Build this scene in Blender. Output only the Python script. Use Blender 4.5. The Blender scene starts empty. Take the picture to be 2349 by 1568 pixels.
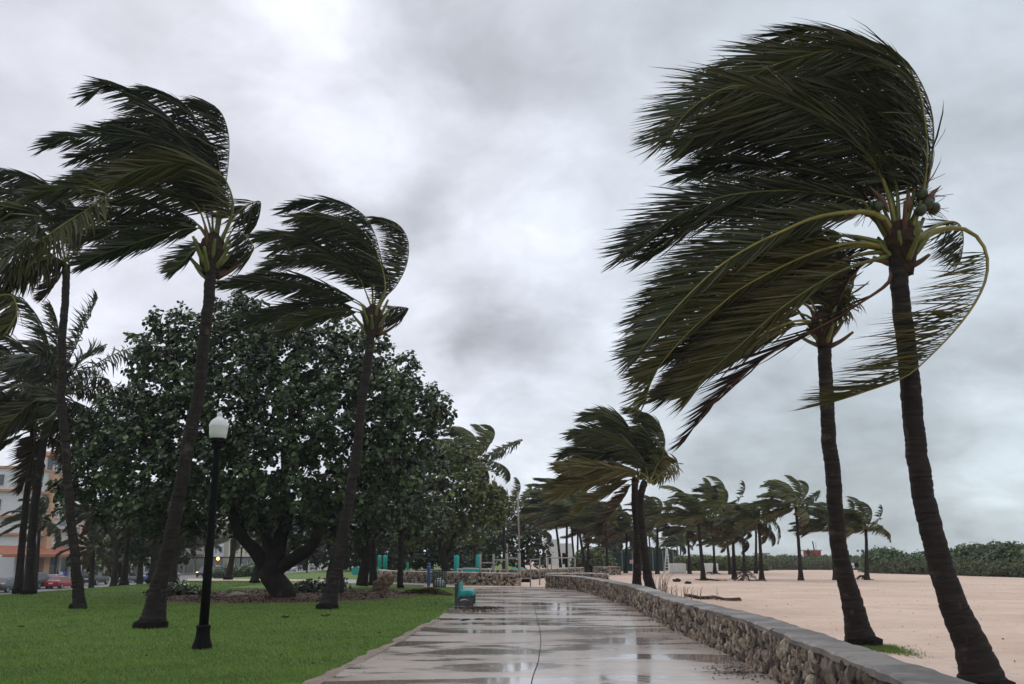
import bpy, bmesh, math, random
import numpy as np
from mathutils import Vector, Matrix, noise

random.seed(7); rng = np.random.default_rng(7)
C = bpy.context.scene.collection
scene = bpy.context.scene

# ------------------------------------------------------------------ camera
H = 1.65; PITCH = math.radians(13.44); F = 2055.0; CX, CY = 1174.5, 784.0
cam_d = bpy.data.cameras.new('camera'); cam = bpy.data.objects.new('camera', cam_d); C.objects.link(cam)
cam.location = (0, 0, H); cam.rotation_euler = (math.pi/2 + PITCH, 0, 0)
cam_d.sensor_width = 36; cam_d.lens = 36*F/2349; cam_d.clip_end = 5000; cam_d.clip_start = 0.05
scene.camera = cam

def ray(x, y):
    a = (x-CX)/F; b = (CY-y)/F
    return np.array([a, math.cos(PITCH)-b*math.sin(PITCH), math.sin(PITCH)+b*math.cos(PITCH)])
def at(x, y, Y):
    d = ray(x, y); t = Y/d[1]
    return np.array([d[0]*t, Y, H+d[2]*t])
def gnd(x, y, z=0.0):
    d = ray(x, y); t = (z-H)/d[2]
    return np.array([d[0]*t, d[1]*t, z])

# ------------------------------------------------------------------ world, sun, exposure
SUN_EL, SUN_AZ = math.radians(42), math.radians(-20)
world = bpy.data.worlds.new('World'); scene.world = world; world.use_nodes = True
nt = world.node_tree; nt.nodes.clear()
def N(nt, t, **k):
    n = nt.nodes.new(t)
    for a, b in k.items(): setattr(n, a, b)
    return n
def mth(nt, op, a, b=None, c=None, clamp=False):
    n = nt.nodes.new('ShaderNodeMath'); n.operation = op; n.use_clamp = clamp
    for i, v in enumerate((a, b, c)):
        if v is None: continue
        if isinstance(v, (int, float)): n.inputs[i].default_value = v
        else: nt.links.new(v, n.inputs[i])
    return n.outputs[0]
def mapr(nt, v, a, b, c, d, smooth=True):
    n = nt.nodes.new('ShaderNodeMapRange'); n.interpolation_type = 'SMOOTHSTEP' if smooth else 'LINEAR'
    nt.links.new(v, n.inputs[0])
    for i, x in enumerate((a, b, c, d)): n.inputs[i+1].default_value = x
    return n.outputs[0]
def mixc(nt, f, a, b, mode='MIX'):
    n = nt.nodes.new('ShaderNodeMix'); n.data_type = 'RGBA'; n.blend_type = mode
    if isinstance(f, (int, float)): n.inputs[0].default_value = f
    else: nt.links.new(f, n.inputs[0])
    for i, v in ((6, a), (7, b)):
        if isinstance(v, tuple): n.inputs[i].default_value = (*v[:3], 1)
        else: nt.links.new(v, n.inputs[i])
    return n.outputs[2]
def noi(nt, vec, scale, detail=3, rough=.55, dist=0.0):
    n = nt.nodes.new('ShaderNodeTexNoise'); n.inputs['Scale'].default_value = scale; n.inputs['Detail'].default_value = detail
    n.inputs['Roughness'].default_value = rough; n.inputs['Distortion'].default_value = dist
    if vec is not None: nt.links.new(vec, n.inputs['Vector'])
    return n
sky = N(nt, 'ShaderNodeTexSky'); sky.sky_type = 'NISHITA'; sky.sun_disc = False
sky.sun_elevation = SUN_EL; sky.sun_rotation = SUN_AZ
tc = N(nt, 'ShaderNodeTexCoord'); D0 = tc.outputs['Generated']
wn = noi(nt, D0, 7.0, 5, .6)
wv = N(nt, 'ShaderNodeVectorMath', operation='SUBTRACT'); nt.links.new(wn.outputs['Color'], wv.inputs[0]); wv.inputs[1].default_value = (.5, .5, .5)
ws = N(nt, 'ShaderNodeVectorMath', operation='SCALE'); nt.links.new(wv.outputs[0], ws.inputs[0]); ws.inputs['Scale'].default_value = .17
wa = N(nt, 'ShaderNodeVectorMath', operation='ADD'); nt.links.new(D0, wa.inputs[0]); nt.links.new(ws.outputs[0], wa.inputs[1])
wnm = N(nt, 'ShaderNodeVectorMath', operation='NORMALIZE'); nt.links.new(wa.outputs[0], wnm.inputs[0]); DW = wnm.outputs[0]
sep = N(nt, 'ShaderNodeSeparateXYZ'); nt.links.new(D0, sep.inputs[0])
zz = mth(nt, 'ADD', mth(nt, 'ABSOLUTE', sep.outputs[2]), .34)
comb = N(nt, 'ShaderNodeCombineXYZ')
nt.links.new(mth(nt, 'DIVIDE', sep.outputs[0], zz), comb.inputs[0]); nt.links.new(mth(nt, 'DIVIDE', sep.outputs[1], zz), comb.inputs[1])
n1 = noi(nt, comb.outputs[0], 3.4, 7, .52, .35); n2 = noi(nt, comb.outputs[0], .6, 3, .5, .2)
# big cloud masses seen in the photograph: (pixel x, y, size, amount)
BLOBS = [(640, -30, .06, .30), (720, 120, .05, .10), (780, 250, .07, .16), (880, 350, .07, .12), (1320, 370, .09, .16), (1280, 560, .08, .06),
         (1200, 160, .06, -.20), (1090, 190, .05, -.10), (1380, 240, .08, -.10), (920, 50, .09, -.14), (930, 440, .04, -.20), (1020, 420, .04, -.12), (860, 480, .045, -.12),
         (1130, 800, .035, -.22), (1060, 800, .02, -.14), (1250, 815, .025, -.16), (380, 330, .16, -.13), (60, 180, .14, -.05), (60, 620, .10, .10), (260, 830, .10, .14),
         (1120, 950, .12, .06), (1500, 700, .12, -.02), (2200, 950, .12, -.22), (2020, 1080, .09, -.16), (2290, 1090, .055, .26), (2340, 1020, .045, .12),
         (2260, 360, .09, .10), (2180, 60, .12, -.16), (1850, 20, .14, -.10), (1700, 1130, .12, -.10), (600, 620, .12, .05), (1010, 640, .07, .02), (1240, 480, .05, .02), (150, 400, .1, .04)]
acc = None
for (x, y, s, a) in BLOBS:
    d = ray(x, y); d = d/np.linalg.norm(d)
    dn = N(nt, 'ShaderNodeVectorMath', operation='DOT_PRODUCT'); nt.links.new(DW, dn.inputs[0]); dn.inputs[1].default_value = tuple(d)
    e = mth(nt, 'EXPONENT', mth(nt, 'MULTIPLY', mth(nt, 'SUBTRACT', dn.outputs['Value'], 1.0), 2.0/(s*s)*.5))
    e = mth(nt, 'MULTIPLY', e, a)
    acc = e if acc is None else mth(nt, 'ADD', acc, e)
lum = mth(nt, 'ADD', 1.0, acc)
nz = mth(nt, 'MULTIPLY', mth(nt, 'SUBTRACT', n1.outputs[0], .5), 1.05)
n3c = noi(nt, comb.outputs[0], 8.5, 6, .55, .9)
nz = mth(nt, 'ADD', nz, mth(nt, 'MULTIPLY', mth(nt, 'SUBTRACT', n3c.outputs[0], .5), .32))
nz2 = mth(nt, 'MULTIPLY', mth(nt, 'SUBTRACT', n2.outputs[0], .5), .3)
lum = mth(nt, 'MULTIPLY', lum, mth(nt, 'ADD', 1.0, mth(nt, 'ADD', nz, nz2)))
lum = mth(nt, 'MULTIPLY', lum, mapr(nt, sep.outputs[2], .5, 1.0, 1.0, 1.6))
lum = mth(nt, 'MULTIPLY', lum, mapr(nt, sep.outputs[2], -.1, .16, .96, 1.0))
tint = mixc(nt, mapr(nt, sep.outputs[0], -.35, .45, 0, 1), (7.0, 7.15, 8.0), (6.45, 7.1, 7.8))
lowt = mapr(nt, sep.outputs[2], .02, .26, 1.0, 0.0)
tint = mixc(nt, mth(nt, 'MULTIPLY', lowt, mapr(nt, sep.outputs[0], .05, .3, .2, .9)), tint, (6.0, 6.85, 7.3))
cl = N(nt, 'ShaderNodeVectorMath', operation='SCALE'); nt.links.new(tint, cl.inputs[0]); nt.links.new(lum, cl.inputs['Scale'])
final = mixc(nt, .96, sky.outputs[0], cl.outputs[0])
bg = N(nt, 'ShaderNodeBackground'); bg.inputs[1].default_value = .1; nt.links.new(final, bg.inputs[0])
wo = N(nt, 'ShaderNodeOutputWorld'); nt.links.new(bg.outputs[0], wo.inputs[0])

sd = bpy.data.lights.new('sun', 'SUN'); sd.energy = .7; sd.angle = math.radians(25); sd.color = (1, .97, .93)
sun = bpy.data.objects.new('sun', sd); C.objects.link(sun)
sdir = Vector((math.sin(SUN_AZ)*math.cos(SUN_EL), math.cos(SUN_AZ)*math.cos(SUN_EL), math.sin(SUN_EL)))
sun.rotation_euler = sdir.to_track_quat('Z', 'Y').to_euler()
scene.view_settings.view_transform = 'Standard'; scene.view_settings.look = 'None'
scene.view_settings.exposure = 0.12; scene.view_settings.gamma = 1
scene.render.engine = 'CYCLES'
scene.cycles.max_bounces = 5; scene.cycles.diffuse_bounces = 2; scene.cycles.glossy_bounces = 2; scene.cycles.transmission_bounces = 3
scene.cycles.transparent_max_bounces = 4; scene.cycles.volume_bounces = 0
scene.cycles.use_denoising = True

# ------------------------------------------------------------------ materials
MATS = {}
def mat(name, col, rough=.7, spec=.3, var=.0, vscale=8.0, bump=0.0, bscale=30.0, trans=0.0, metal=0.0, emit=None, col2=None, detail=4, coords='Object'):
    if name in MATS: return MATS[name]
    m = bpy.data.materials.new(name); m.use_nodes = True; t = m.node_tree
    b = t.nodes['Principled BSDF']; out = t.nodes['Material Output']
    b.inputs['Roughness'].default_value = rough; b.inputs['Specular IOR Level'].default_value = spec; b.inputs['Metallic'].default_value = metal
    b.inputs['Base Color'].default_value = (*col, 1)
    tcn = t.nodes.new('ShaderNodeTexCoord')
    if var > 0 or col2:
        n = noi(t, tcn.outputs[coords], vscale, detail, .6)
        f = mapr(t, n.outputs[0], .3, .7, 0, 1, False)
        c2 = col2 if col2 else tuple(c*(1-var) for c in col)
        c1 = col if col2 else tuple(min(1, c*(1+var)) for c in col)
        cc = mixc(t, f, c1, c2); t.links.new(cc, b.inputs['Base Color'])
    if bump > 0:
        n = noi(t, tcn.outputs[coords], bscale, 4, .6)
        bp = t.nodes.new('ShaderNodeBump'); bp.inputs['Strength'].default_value = bump; bp.inputs['Distance'].default_value = .05 if name.startswith('coral') else .02
        t.links.new(n.outputs[0], bp.inputs['Height']); t.links.new(bp.outputs[0], b.inputs['Normal'])
    if emit:
        b.inputs['Emission Color'].default_value = (*emit[0], 1); b.inputs['Emission Strength'].default_value = emit[1]
    MATS[name] = m
    return m

def leaf_mat(name, base, tipc, var, rough=.45, spec=.35, trans=.25):
    """leaf: per-leaf colour variation comes from the mesh attribute 'rnd', dry tips from 'tip'"""
    m = bpy.data.materials.new(name); m.use_nodes = True; t = m.node_tree
    b = t.nodes['Principled BSDF']; out = t.nodes['Material Output']
    b.inputs['Roughness'].default_value = rough; b.inputs['Specular IOR Level'].default_value = spec
    a1 = t.nodes.new('ShaderNodeAttribute'); a1.attribute_name = 'rnd'
    a2 = t.nodes.new('ShaderNodeAttribute'); a2.attribute_name = 'tip'
    c = mixc(t, mapr(t, a1.outputs['Fac'], 0, 1, 0, 1, False), tuple(x*(1-var) for x in base), tuple(x*(1+var) for x in base))
    c = mixc(t, mth(t, 'MULTIPLY', a2.outputs['Fac'], a1.outputs['Fac']), c, tipc)
    c = mixc(t, mapr(t, a1.outputs['Fac'], .84, 1.0, 0, .55), c, tuple(x*.9 for x in tipc))
    t.links.new(c, b.inputs['Base Color'])
    tr = t.nodes.new('ShaderNodeBsdfTranslucent'); t.links.new(c, tr.inputs[0])
    mx = t.nodes.new('ShaderNodeMixShader'); mx.inputs[0].default_value = trans
    t.links.new(b.outputs[0], mx.inputs[1]); t.links.new(tr.outputs[0], mx.inputs[2]); t.links.new(mx.outputs[0], out.inputs[0])
    MATS[name] = m
    return m
LEAF_GREEN = leaf_mat('palm_leaf_green', (.044, .056, .018), (.10, .075, .04), .8, .4, .45)
LEAF_DARK = leaf_mat('palm_leaf_dark', (.027, .036, .016), (.06, .045, .03), .8, .4, .4)
LEAF_OLIVE = leaf_mat('palm_leaf_olive', (.070, .072, .020), (.12, .075, .04), .6)
LEAF_BROWN = leaf_mat('palm_leaf_dry', (.072, .046, .028), (.13, .09, .055), .5, .7, .15, .15)
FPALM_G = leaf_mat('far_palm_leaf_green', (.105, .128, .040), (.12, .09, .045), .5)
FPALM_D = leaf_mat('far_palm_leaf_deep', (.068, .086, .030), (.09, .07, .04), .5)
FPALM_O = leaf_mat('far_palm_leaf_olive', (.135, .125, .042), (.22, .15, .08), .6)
LEAF_DEAD = leaf_mat('palm_leaf_dead', (.030, .020, .016), (.06, .04, .03), .4, .8, .1, .05)
RIB_Y = mat('midrib_yellow', (.17, .15, .03), .45, .4, .35, 3)
RIB_G = mat('midrib_olive', (.11, .12, .030), .45, .4, .35, 3)
RIB_B = mat('midrib_brown', (.09, .045, .022), .6, .2, .3, 3)
GRAPE = leaf_mat('sea_grape_leaf', (.046, .076, .025), (.20, .25, .08), .85, .36, .5, .15)
GRAPE2 = leaf_mat('sea_grape_leaf_yellowish', (.085, .108, .024), (.26, .26, .06), .7, .42, .45, .2)
FARLEAF = leaf_mat('background_leaf', (.026, .036, .014), (.09, .10, .03), .5, .6, .2, .1)
DUNE = leaf_mat('dune_leaf', (.066, .112, .040), (.20, .24, .06), .5, .5, .35, .2)
DUNE_DULL = leaf_mat('dune_grass_leaf', (.105, .120, .060), (.18, .17, .09), .4, .7, .2, .2)
GRASS = leaf_mat('grass_blade', (.104, .190, .026), (.24, .29, .08), .6, .5, .3, .25)
def trunk_mat(name, c1, c2, ringscale):
    m = bpy.data.materials.new(name); m.use_nodes = True; t = m.node_tree; b = t.nodes['Principled BSDF']
    b.inputs['Roughness'].default_value = .8; b.inputs['Specular IOR Level'].default_value = .2
    tcn = t.nodes.new('ShaderNodeTexCoord')
    mp = t.nodes.new('ShaderNodeMapping'); mp.inputs['Scale'].default_value = (1, 1, ringscale); t.links.new(tcn.outputs['Object'], mp.inputs[0])
    n = noi(t, mp.outputs[0], 2.2, 5, .65); nb = noi(t, tcn.outputs['Object'], 3.0, 4, .6)
    n3 = noi(t, tcn.outputs['Object'], 1.3, 3, .6)
    f = mapr(t, n.outputs[0], .35, .68, 0, 1, False)
    c = mixc(t, f, c1, c2); c = mixc(t, mapr(t, nb.outputs[0], .58, .70, 0, .6), c, tuple(x*2.6 for x in c2))
    c = mixc(t, mapr(t, n3.outputs[0], .55, .7, 0, .4), c, (.022, .026, .014))
    t.links.new(c, b.inputs['Base Color'])
    n4 = noi(t, mp.outputs[0], 14, 4, .6)
    bp = t.nodes.new('ShaderNodeBump'); bp.inputs['Strength'].default_value = .7; bp.inputs['Distance'].default_value = .02
    t.links.new(n4.outputs[0], bp.inputs['Height']); t.links.new(bp.outputs[0], b.inputs['Normal'])
    MATS[name] = m; return m
TRUNK = trunk_mat('palm_trunk_bark', (.011, .0085, .0075), (.033, .024, .020), 9)
BARK = trunk_mat('tree_bark', (.010, .008, .007), (.024, .018, .014), 1.5)
ROOTM = mat('root_mass', (.010, .008, .007), .95, .1, .5, 14, .8, 40)
FIBRE = mat('palm_fibre', (.040, .026, .018), .9, .1, .5, 14, .8, 40)

# ------------------------------------------------------------------ object helpers
def tag(o, label=None, cat=None, group=None, kind=None):
    if label: o['label'] = label
    if cat: o['category'] = cat
    if group: o['group'] = group
    if kind: o['kind'] = kind
    return o
def empty(name, loc, label=None, cat=None, group=None, rz=0):
    o = bpy.data.objects.new(name, None); C.objects.link(o); o.location = loc; o.rotation_euler = (0, 0, rz)
    o.empty_display_size = .2
    return tag(o, label, cat, group)
def link(name, me, parent=None, loc=None):
    o = bpy.data.objects.new(name, me); C.objects.link(o)
    if parent: o.parent = parent
    if loc is not None: o.location = loc
    return o
def npmesh(name, V, faces, mats, attrs=None, smooth=False, mat_idx=None):
    """V (n,3), faces: (m,k) array or list of lists"""
    me = bpy.data.meshes.new(name)
    V = np.asarray(V, dtype=np.float32)
    if isinstance(faces, np.ndarray):
        m, k = faces.shape
        loops = faces.astype(np.int32).ravel(); starts = np.arange(0, m*k, k, dtype=np.int32); tot = np.full(m, k, dtype=np.int32)
    else:
        tot = np.array([len(f) for f in faces], dtype=np.int32); starts = np.concatenate([[0], np.cumsum(tot)[:-1]]).astype(np.int32)
        loops = np.concatenate([np.asarray(f, dtype=np.int32) for f in faces]); m = len(faces)
    me.vertices.add(len(V)); me.vertices.foreach_set('co', V.ravel())
    me.loops.add(len(loops)); me.loops.foreach_set('vertex_index', loops)
    me.polygons.add(m); me.polygons.foreach_set('loop_start', starts); me.polygons.foreach_set('loop_total', tot)
    if mat_idx is not None: me.polygons.foreach_set('material_index', np.asarray(mat_idx, dtype=np.int32))
    me.polygons.foreach_set('use_smooth', np.full(m, smooth))
    for mm in (mats if isinstance(mats, (list, tuple)) else [mats]): me.materials.append(mm)
    if attrs:
        for k_, v in attrs.items():
            a = me.attributes.new(k_, 'FLOAT', 'POINT'); a.data.foreach_set('value', np.asarray(v, dtype=np.float32))
    me.update(calc_edges=True); me.validate()
    return me
def bmo(name, bm, m, parent=None, smooth=False, loc=None):
    me = bpy.data.meshes.new(name); bmesh.ops.recalc_face_normals(bm, faces=bm.faces); bm.to_mesh(me); bm.free()
    for mm in (m if isinstance(m, (list, tuple)) else [m]): me.materials.append(mm)
    if smooth: me.polygons.foreach_set('use_smooth', [True]*len(me.polygons))
    return link(name, me, parent, loc)
def box(bm, c, s, bev=0.0, rot=None):
    r = bmesh.ops.create_cube(bm, size=1.0); vs = r['verts']
    for v in vs: v.co = Vector((v.co.x*s[0], v.co.y*s[1], v.co.z*s[2]))
    if bev > 0:
        es = list({e for v in vs for e in v.link_edges})
        rb = bmesh.ops.bevel(bm, geom=es, offset=bev, segments=2, affect='EDGES'); vs = list({v for f in rb['faces'] for v in f.verts} | {v for v in vs if v.is_valid})
    if rot is not None: bmesh.ops.rotate(bm, verts=vs, cent=(0, 0, 0), matrix=rot)
    for v in vs: v.co += Vector(c)
    return vs
def tube_data(P, R, seg=10, cap=True):
    P = np.asarray(P, float); n = len(P); R = np.broadcast_to(np.asarray(R, float), (n,))
    T = np.gradient(P, axis=0); T /= np.linalg.norm(T, axis=1)[:, None]+1e-9
    ref = np.array([0, 1, 0.]) if abs(T[0][1]) < .8 else np.array([1., 0, 0])
    U = np.cross(T, ref); U /= np.linalg.norm(U, axis=1)[:, None]+1e-9; W = np.cross(T, U)
    a = np.linspace(0, 2*np.pi, seg, endpoint=False)
    V = P[:, None, :] + R[:, None, None]*(np.cos(a)[None, :, None]*U[:, None, :] + np.sin(a)[None, :, None]*W[:, None, :])
    V = V.reshape(-1, 3); i = np.arange(n-1)[:, None]*seg; j = np.arange(seg)[None, :]; k = (j+1) % seg
    Fq = np.stack([i+j, i+k, i+seg+k, i+seg+j], -1).reshape(-1, 4)
    faces = Fq.tolist()
    if cap: faces.append(list(range(seg))[::-1]); faces.append([(n-1)*seg+q for q in range(seg)])
    return V, faces
def tube(name, P, R, m, parent=None, seg=10, smooth=True):
    V, f = tube_data(P, R, seg)
    return link(name, npmesh(name, V, f, m, smooth=smooth), parent)
def join_data(parts):
    Vs, Fs, o = [], [], 0
    for V, f in parts:
        Vs.append(np.asarray(V)); Fs += [[q+o for q in ff] for ff in f]; o += len(V)
    return np.concatenate(Vs), Fs
def box_data(c, s):
    x, y, z = s[0]/2, s[1]/2, s[2]/2
    V = np.array([[-x, -y, -z], [x, -y, -z], [x, y, -z], [-x, y, -z], [-x, -y, z], [x, -y, z], [x, y, z], [-x, y, z]])+np.array(c)
    return V, [[0, 3, 2, 1], [4, 5, 6, 7], [0, 1, 5, 4], [1, 2, 6, 5], [2, 3, 7, 6], [3, 0, 4, 7]]
def lathe(bm, prof, seg=16, c=(0, 0, 0)):
    rings = []
    for (r, z) in prof:
        rings.append([bm.verts.new((c[0]+r*math.cos(2*math.pi*k/seg), c[1]+r*math.sin(2*math.pi*k/seg), c[2]+z)) for k in range(seg)])
    for a, b in zip(rings, rings[1:]):
        for k in range(seg): bm.faces.new((a[k], a[(k+1) % seg], b[(k+1) % seg], b[k]))
    bm.faces.new(rings[0][::-1]); bm.faces.new(rings[-1])
def catmull(P, n):
    P = np.asarray(P, float)
    if len(P) < 3:
        t = np.linspace(0, 1, n)[:, None]; return P[0]*(1-t)+P[-1]*t
    Q = np.vstack([2*P[0]-P[1], P, 2*P[-1]-P[-2]])
    seg = np.linalg.norm(np.diff(P, axis=0), axis=1); cum = np.concatenate([[0], np.cumsum(seg)])
    s = np.linspace(0, cum[-1], n); out = []
    for v in s:
        i = min(len(P)-2, max(0, np.searchsorted(cum, v, side='right')-1)); t = (v-cum[i])/(seg[i]+1e-9)
        p0, p1, p2, p3 = Q[i], Q[i+1], Q[i+2], Q[i+3]
        out.append(.5*((2*p1)+(-p0+p2)*t+(2*p0-5*p1+4*p2-p3)*t*t+(-p0+3*p1-3*p2+p3)*t**3))
    return np.array(out)
def ss(a, b, x):
    t = np.clip((x-a)/(b-a), 0, 1); return t*t*(3-2*t)
def terr(x, y):
    return -2.1*ss(-20, -44, x)*ss(20, 45, y*1.0+0*x)

# ------------------------------------------------------------------ palms
WIND = np.array([-1.0, .10, -.04])
def unit(v): return v/(np.linalg.norm(v, axis=-1, keepdims=True)+1e-9)
def frond_data(P, Lf=.9, nl=90, w=.04, a=.8, b=.35, c=.8, g=.22, twist=.8, start=.16, seed=0, wind=WIND, clump=0.0, segs=3):
    """leaflets along a midrib P (n,3): returns verts, faces, rnd, tip"""
    r = np.random.default_rng(seed)
    n = len(P); T = unit(np.gradient(P, axis=0))
    s = np.concatenate([np.linspace(start, .995, nl)]*2) + r.normal(0, .003, 2*nl); s = np.clip(s, start, .999)
    sg = np.concatenate([np.ones(nl), -np.ones(nl)])
    idx = s*(n-1); i0 = np.minimum(idx.astype(int), n-2); fr = (idx-i0)[:, None]
    p = P[i0]*(1-fr)+P[i0+1]*fr; t = unit(T[i0]*(1-fr)+T[i0+1]*fr)
    Yv = np.array([0, 1., 0]); B0 = unit(Yv-(t@Yv)[:, None]*t); C0 = np.cross(t, B0)
    th = twist + .5*(s[:, None]-.5) + r.normal(0, .14, (2*nl, 1))
    B = np.cos(th)*B0+np.sin(th)*C0; Nn = np.cross(t, B)
    fwd = .2+.9*s[:, None]**1.5
    jit = r.normal(0, .12+clump*.12, (2*nl, 3))
    d = unit(sg[:, None]*B*a*(1-.35*s[:, None]) - Nn*.12 + t*(b+.5*fwd) + wind*c*(1+r.normal(0, .15, (2*nl, 1))) + np.array([0, 0, -g]) + jit)
    L = Lf*(.35+.65*np.sin(np.pi*np.clip((s-start)/(1-start), 0, 1)**.75*.88+.22))*(1+r.normal(0, .10, 2*nl))
    L = L[:, None]
    bend = (wind*.6+np.array([0, 0, -.12])+r.normal(0, .10, (2*nl, 3)))
    wd = unit(np.cross(d, Nn+r.normal(0, .55, (2*nl, 3))))*w*(.75+.4*r.random((2*nl, 1)))
    ts = np.array([0, .3, .7, 1.0]) if segs == 3 else np.array([0, .45, 1.0])
    ws_ = np.array([.35, .95, .62, 0]) if segs == 3 else np.array([.5, .9, 0])
    rows = []
    for tt, wv_ in zip(ts, ws_):
        ctr = p+L*(d*tt*(1-.18*tt)+bend*tt*tt*.35)
        if wv_ > 0: rows += [ctr-wd*wv_*.5, ctr+wd*wv_*.5]
        else: rows.append(ctr)
    k = len(rows); V = np.stack(rows, 1).reshape(-1, 3)
    base = np.arange(2*nl)*k
    faces = []
    quads = []
    for q in range(len(ts)-2):
        quads.append(np.stack([base+2*q, base+2*q+1, base+2*q+3, base+2*q+2], 1))
    quads = np.concatenate(quads); tri = np.stack([base+k-3, base+k-2, base+k-1], 1)
    faces = quads.tolist()+tri.tolist()
    rnd = np.repeat(np.clip(.5+.28*r.standard_normal(2*nl), 0, 1), k)
    tips = np.tile(np.repeat(ts, 2)[:k] if k == 2*len(ts)-1 else np.repeat(ts, 2)[:k], 2*nl)
    return V, faces, rnd, tips**2
def rib_data(P, r0, seg=5):
    n = len(P); t = np.linspace(0, 1, n); R = r0*(1.6*np.exp(-t*9)+1.0-.88*t)
    return tube_data(P, R, seg)
def add_frond(parent, P, lm, rm, ribr=.022, origin=None, split=True, name='frond', **kw):
    P = np.asarray(P, float)
    V, f, rnd, tip = frond_data(P, **kw)
    rV, rf = rib_data(P, ribr)
    if split:
        o = link(name, npmesh(name, V, f, lm, {'rnd': rnd, 'tip': tip}), parent)
        link('midrib', npmesh('midrib', rV, rf, rm, smooth=True), o)
    else:
        nv = len(V); F2 = f+[[q+nv for q in x] for x in rf]
        o = link(name, npmesh(name, np.vstack([V, rV]), F2, [lm, rm], {'rnd': np.concatenate([rnd, np.full(len(rV), .5)]), 'tip': np.concatenate([tip, np.zeros(len(rV))])},
                              mat_idx=[0]*len(f)+[1]*len(rf)), parent)
    return o
def trunk_obj(parent, P, r_top, r_mid, r_base, flare=.45, seg=20, step=.06, bump=.035, ringgap=.11, m=None, root=True):
    L = np.sum(np.linalg.norm(np.diff(P, axis=0), axis=1)); n = max(12, int(L/step)); Q = catmull(P, n)
    s = np.linspace(0, L, n); u = s/L
    R = r_mid+(r_top-r_mid)*u + (r_base-r_mid)*np.exp(-s/flare)
    r = np.random.default_rng(int(abs(P[0][0])*100) % 9999)
    ph = ((s+ringgap*.8*np.sin(s*2.1)+ringgap*.5*np.sin(s*5.3+1))/ringgap) % 1.0
    R = R*(1+bump*(ph-.5)+r.normal(0, .010, n))
    off = np.cumsum(r.normal(0, .004, (n, 3)), axis=0); off -= off.mean(0); Q = Q+off*[1, 1, 0]
    R[u > .97] *= 1.08
    V, f = tube_data(Q, R, seg)
    ang = (r.normal(0, .010, len(V))+.05*np.array([noise.noise(Vector(v)*2.6) for v in V]))[:, None]; ctr = np.repeat(Q, seg, 0); V = ctr+(V-ctr)*(1+ang)
    o = link('trunk', npmesh('trunk', V, f, m or TRUNK, smooth=False), parent)
    if root:   # ragged root mound at the foot
        bm = bmesh.new(); prof = [(r_base*1.0, -.12), (r_base*1.03, .02), (r_base*1.03, .08), (r_base*.97, .15), (r_base*.7, .2)]
        lathe(bm, prof, 22, (P[0][0], P[0][1], P[0][2]))
        for v in bm.verts:
            k = 1+.14*noise.noise(v.co*9); v.co.x = P[0][0]+(v.co.x-P[0][0])*k; v.co.y = P[0][1]+(v.co.y-P[0][1])*k
        bmo('root_mound', bm, ROOTM, parent)
    return o
def sim_frond(az, el, L, wind_k=1.0, grav=.6, n=16, wind=WIND):
    d = np.array([math.cos(az)*math.cos(el), math.sin(az)*math.cos(el), math.sin(el)]); p = np.zeros(3); P = [p.copy()]
    ds = L/(n-1)
    for i in range(n-1):
        s = i/(n-1)
        force = wind*wind_k*(.15+1.5*s)+np.array([0, 0, -grav*(.1+1.3*s)])
        force = force-(force@d)*d
        d = d+force*ds/L*1.9; d /= np.linalg.norm(d); p = p+d*ds; P.append(p.copy())
    return np.array(P)
def crown_generic(parent, hub, L, nfr=16, seed=0, wind_k=1.3, leaf=.62, nl=46, w=.05, split=False, dry=2, elmin=-.25, yel=2, grav=.5, segs=2, ribr=.018, c=.9, far=False):
    r = np.random.default_rng(seed); out = []
    hub = np.asarray(hub, float)
    for k in range(nfr):
        u = k/(nfr-1); el = 1.45-(1.45-elmin)*u**.9+r.normal(0, .08); az = k*2.39996+r.normal(0, .2)
        Lk = L*(.8+.3*math.sin(math.pi*(.15+.8*u)))*(1+r.normal(0, .07))
        P = sim_frond(az, el, Lk, wind_k*(1+r.normal(0, .15)), grav)+hub+r.normal(0, .04, 3)*[1, 1, .5]
        if k >= nfr-dry: lm, rm = LEAF_BROWN, RIB_B
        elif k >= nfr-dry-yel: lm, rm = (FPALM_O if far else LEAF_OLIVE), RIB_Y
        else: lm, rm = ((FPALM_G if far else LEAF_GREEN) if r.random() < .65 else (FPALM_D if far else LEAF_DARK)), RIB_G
        out.append(add_frond(parent, P, lm, rm, ribr, split=split, Lf=leaf*L/2.6*(1+r.normal(0, .08)), nl=nl, w=w, a=.75, c=c, g=.2+.15*u, twist=r.uniform(-.9, .9), seed=seed*100+k, segs=segs))
    return out
def copy_tree(o, parent=None):
    c_ = o.copy(); C.objects.link(c_); c_.parent = parent
    for ch in o.children: copy_tree(ch, c_)
    return c_

# ================================================================== THE SETTING
# path edges as functions of Y, traced along the ground
def curve_from(pxs):
    P = sorted([tuple(gnd(*p)[:2]) for p in pxs], key=lambda q: q[1]); P = np.array(P); return P
XL = curve_from([(722, 1568), (838, 1510), (895, 1482), (969, 1438), (999, 1426), (1043, 1391), (1048, 1366), (1046, 1354)])
XC = curve_from([(1195, 1359), (1225, 1391), (1238, 1445), (1241, 1477), (1235, 1522), (1220, 1564)])
def dpx(x, y): return ((1700+x/2.936)/1.3776, (1780+y/2.936)/1.3776)
WB = [dpx(*q) for q in [(72, 235), (160, 238), (270, 245), (400, 265), (560, 310), (720, 365), (860, 405), (980, 480), (1100, 550), (1300, 655), (1500, 745), (1700, 830), (1900, 915), (2100, 1040)]]
WP = np.array([gnd(*q)[:2] for q in WB]); WP = np.vstack([WP, [[3.12, 7.2], [3.02, 4.5], [3.0, 1.0], [3.0, -4]]])
WPs = catmull(np.hstack([WP, np.zeros((len(WP), 1))]), 220)[:, :2]
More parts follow.
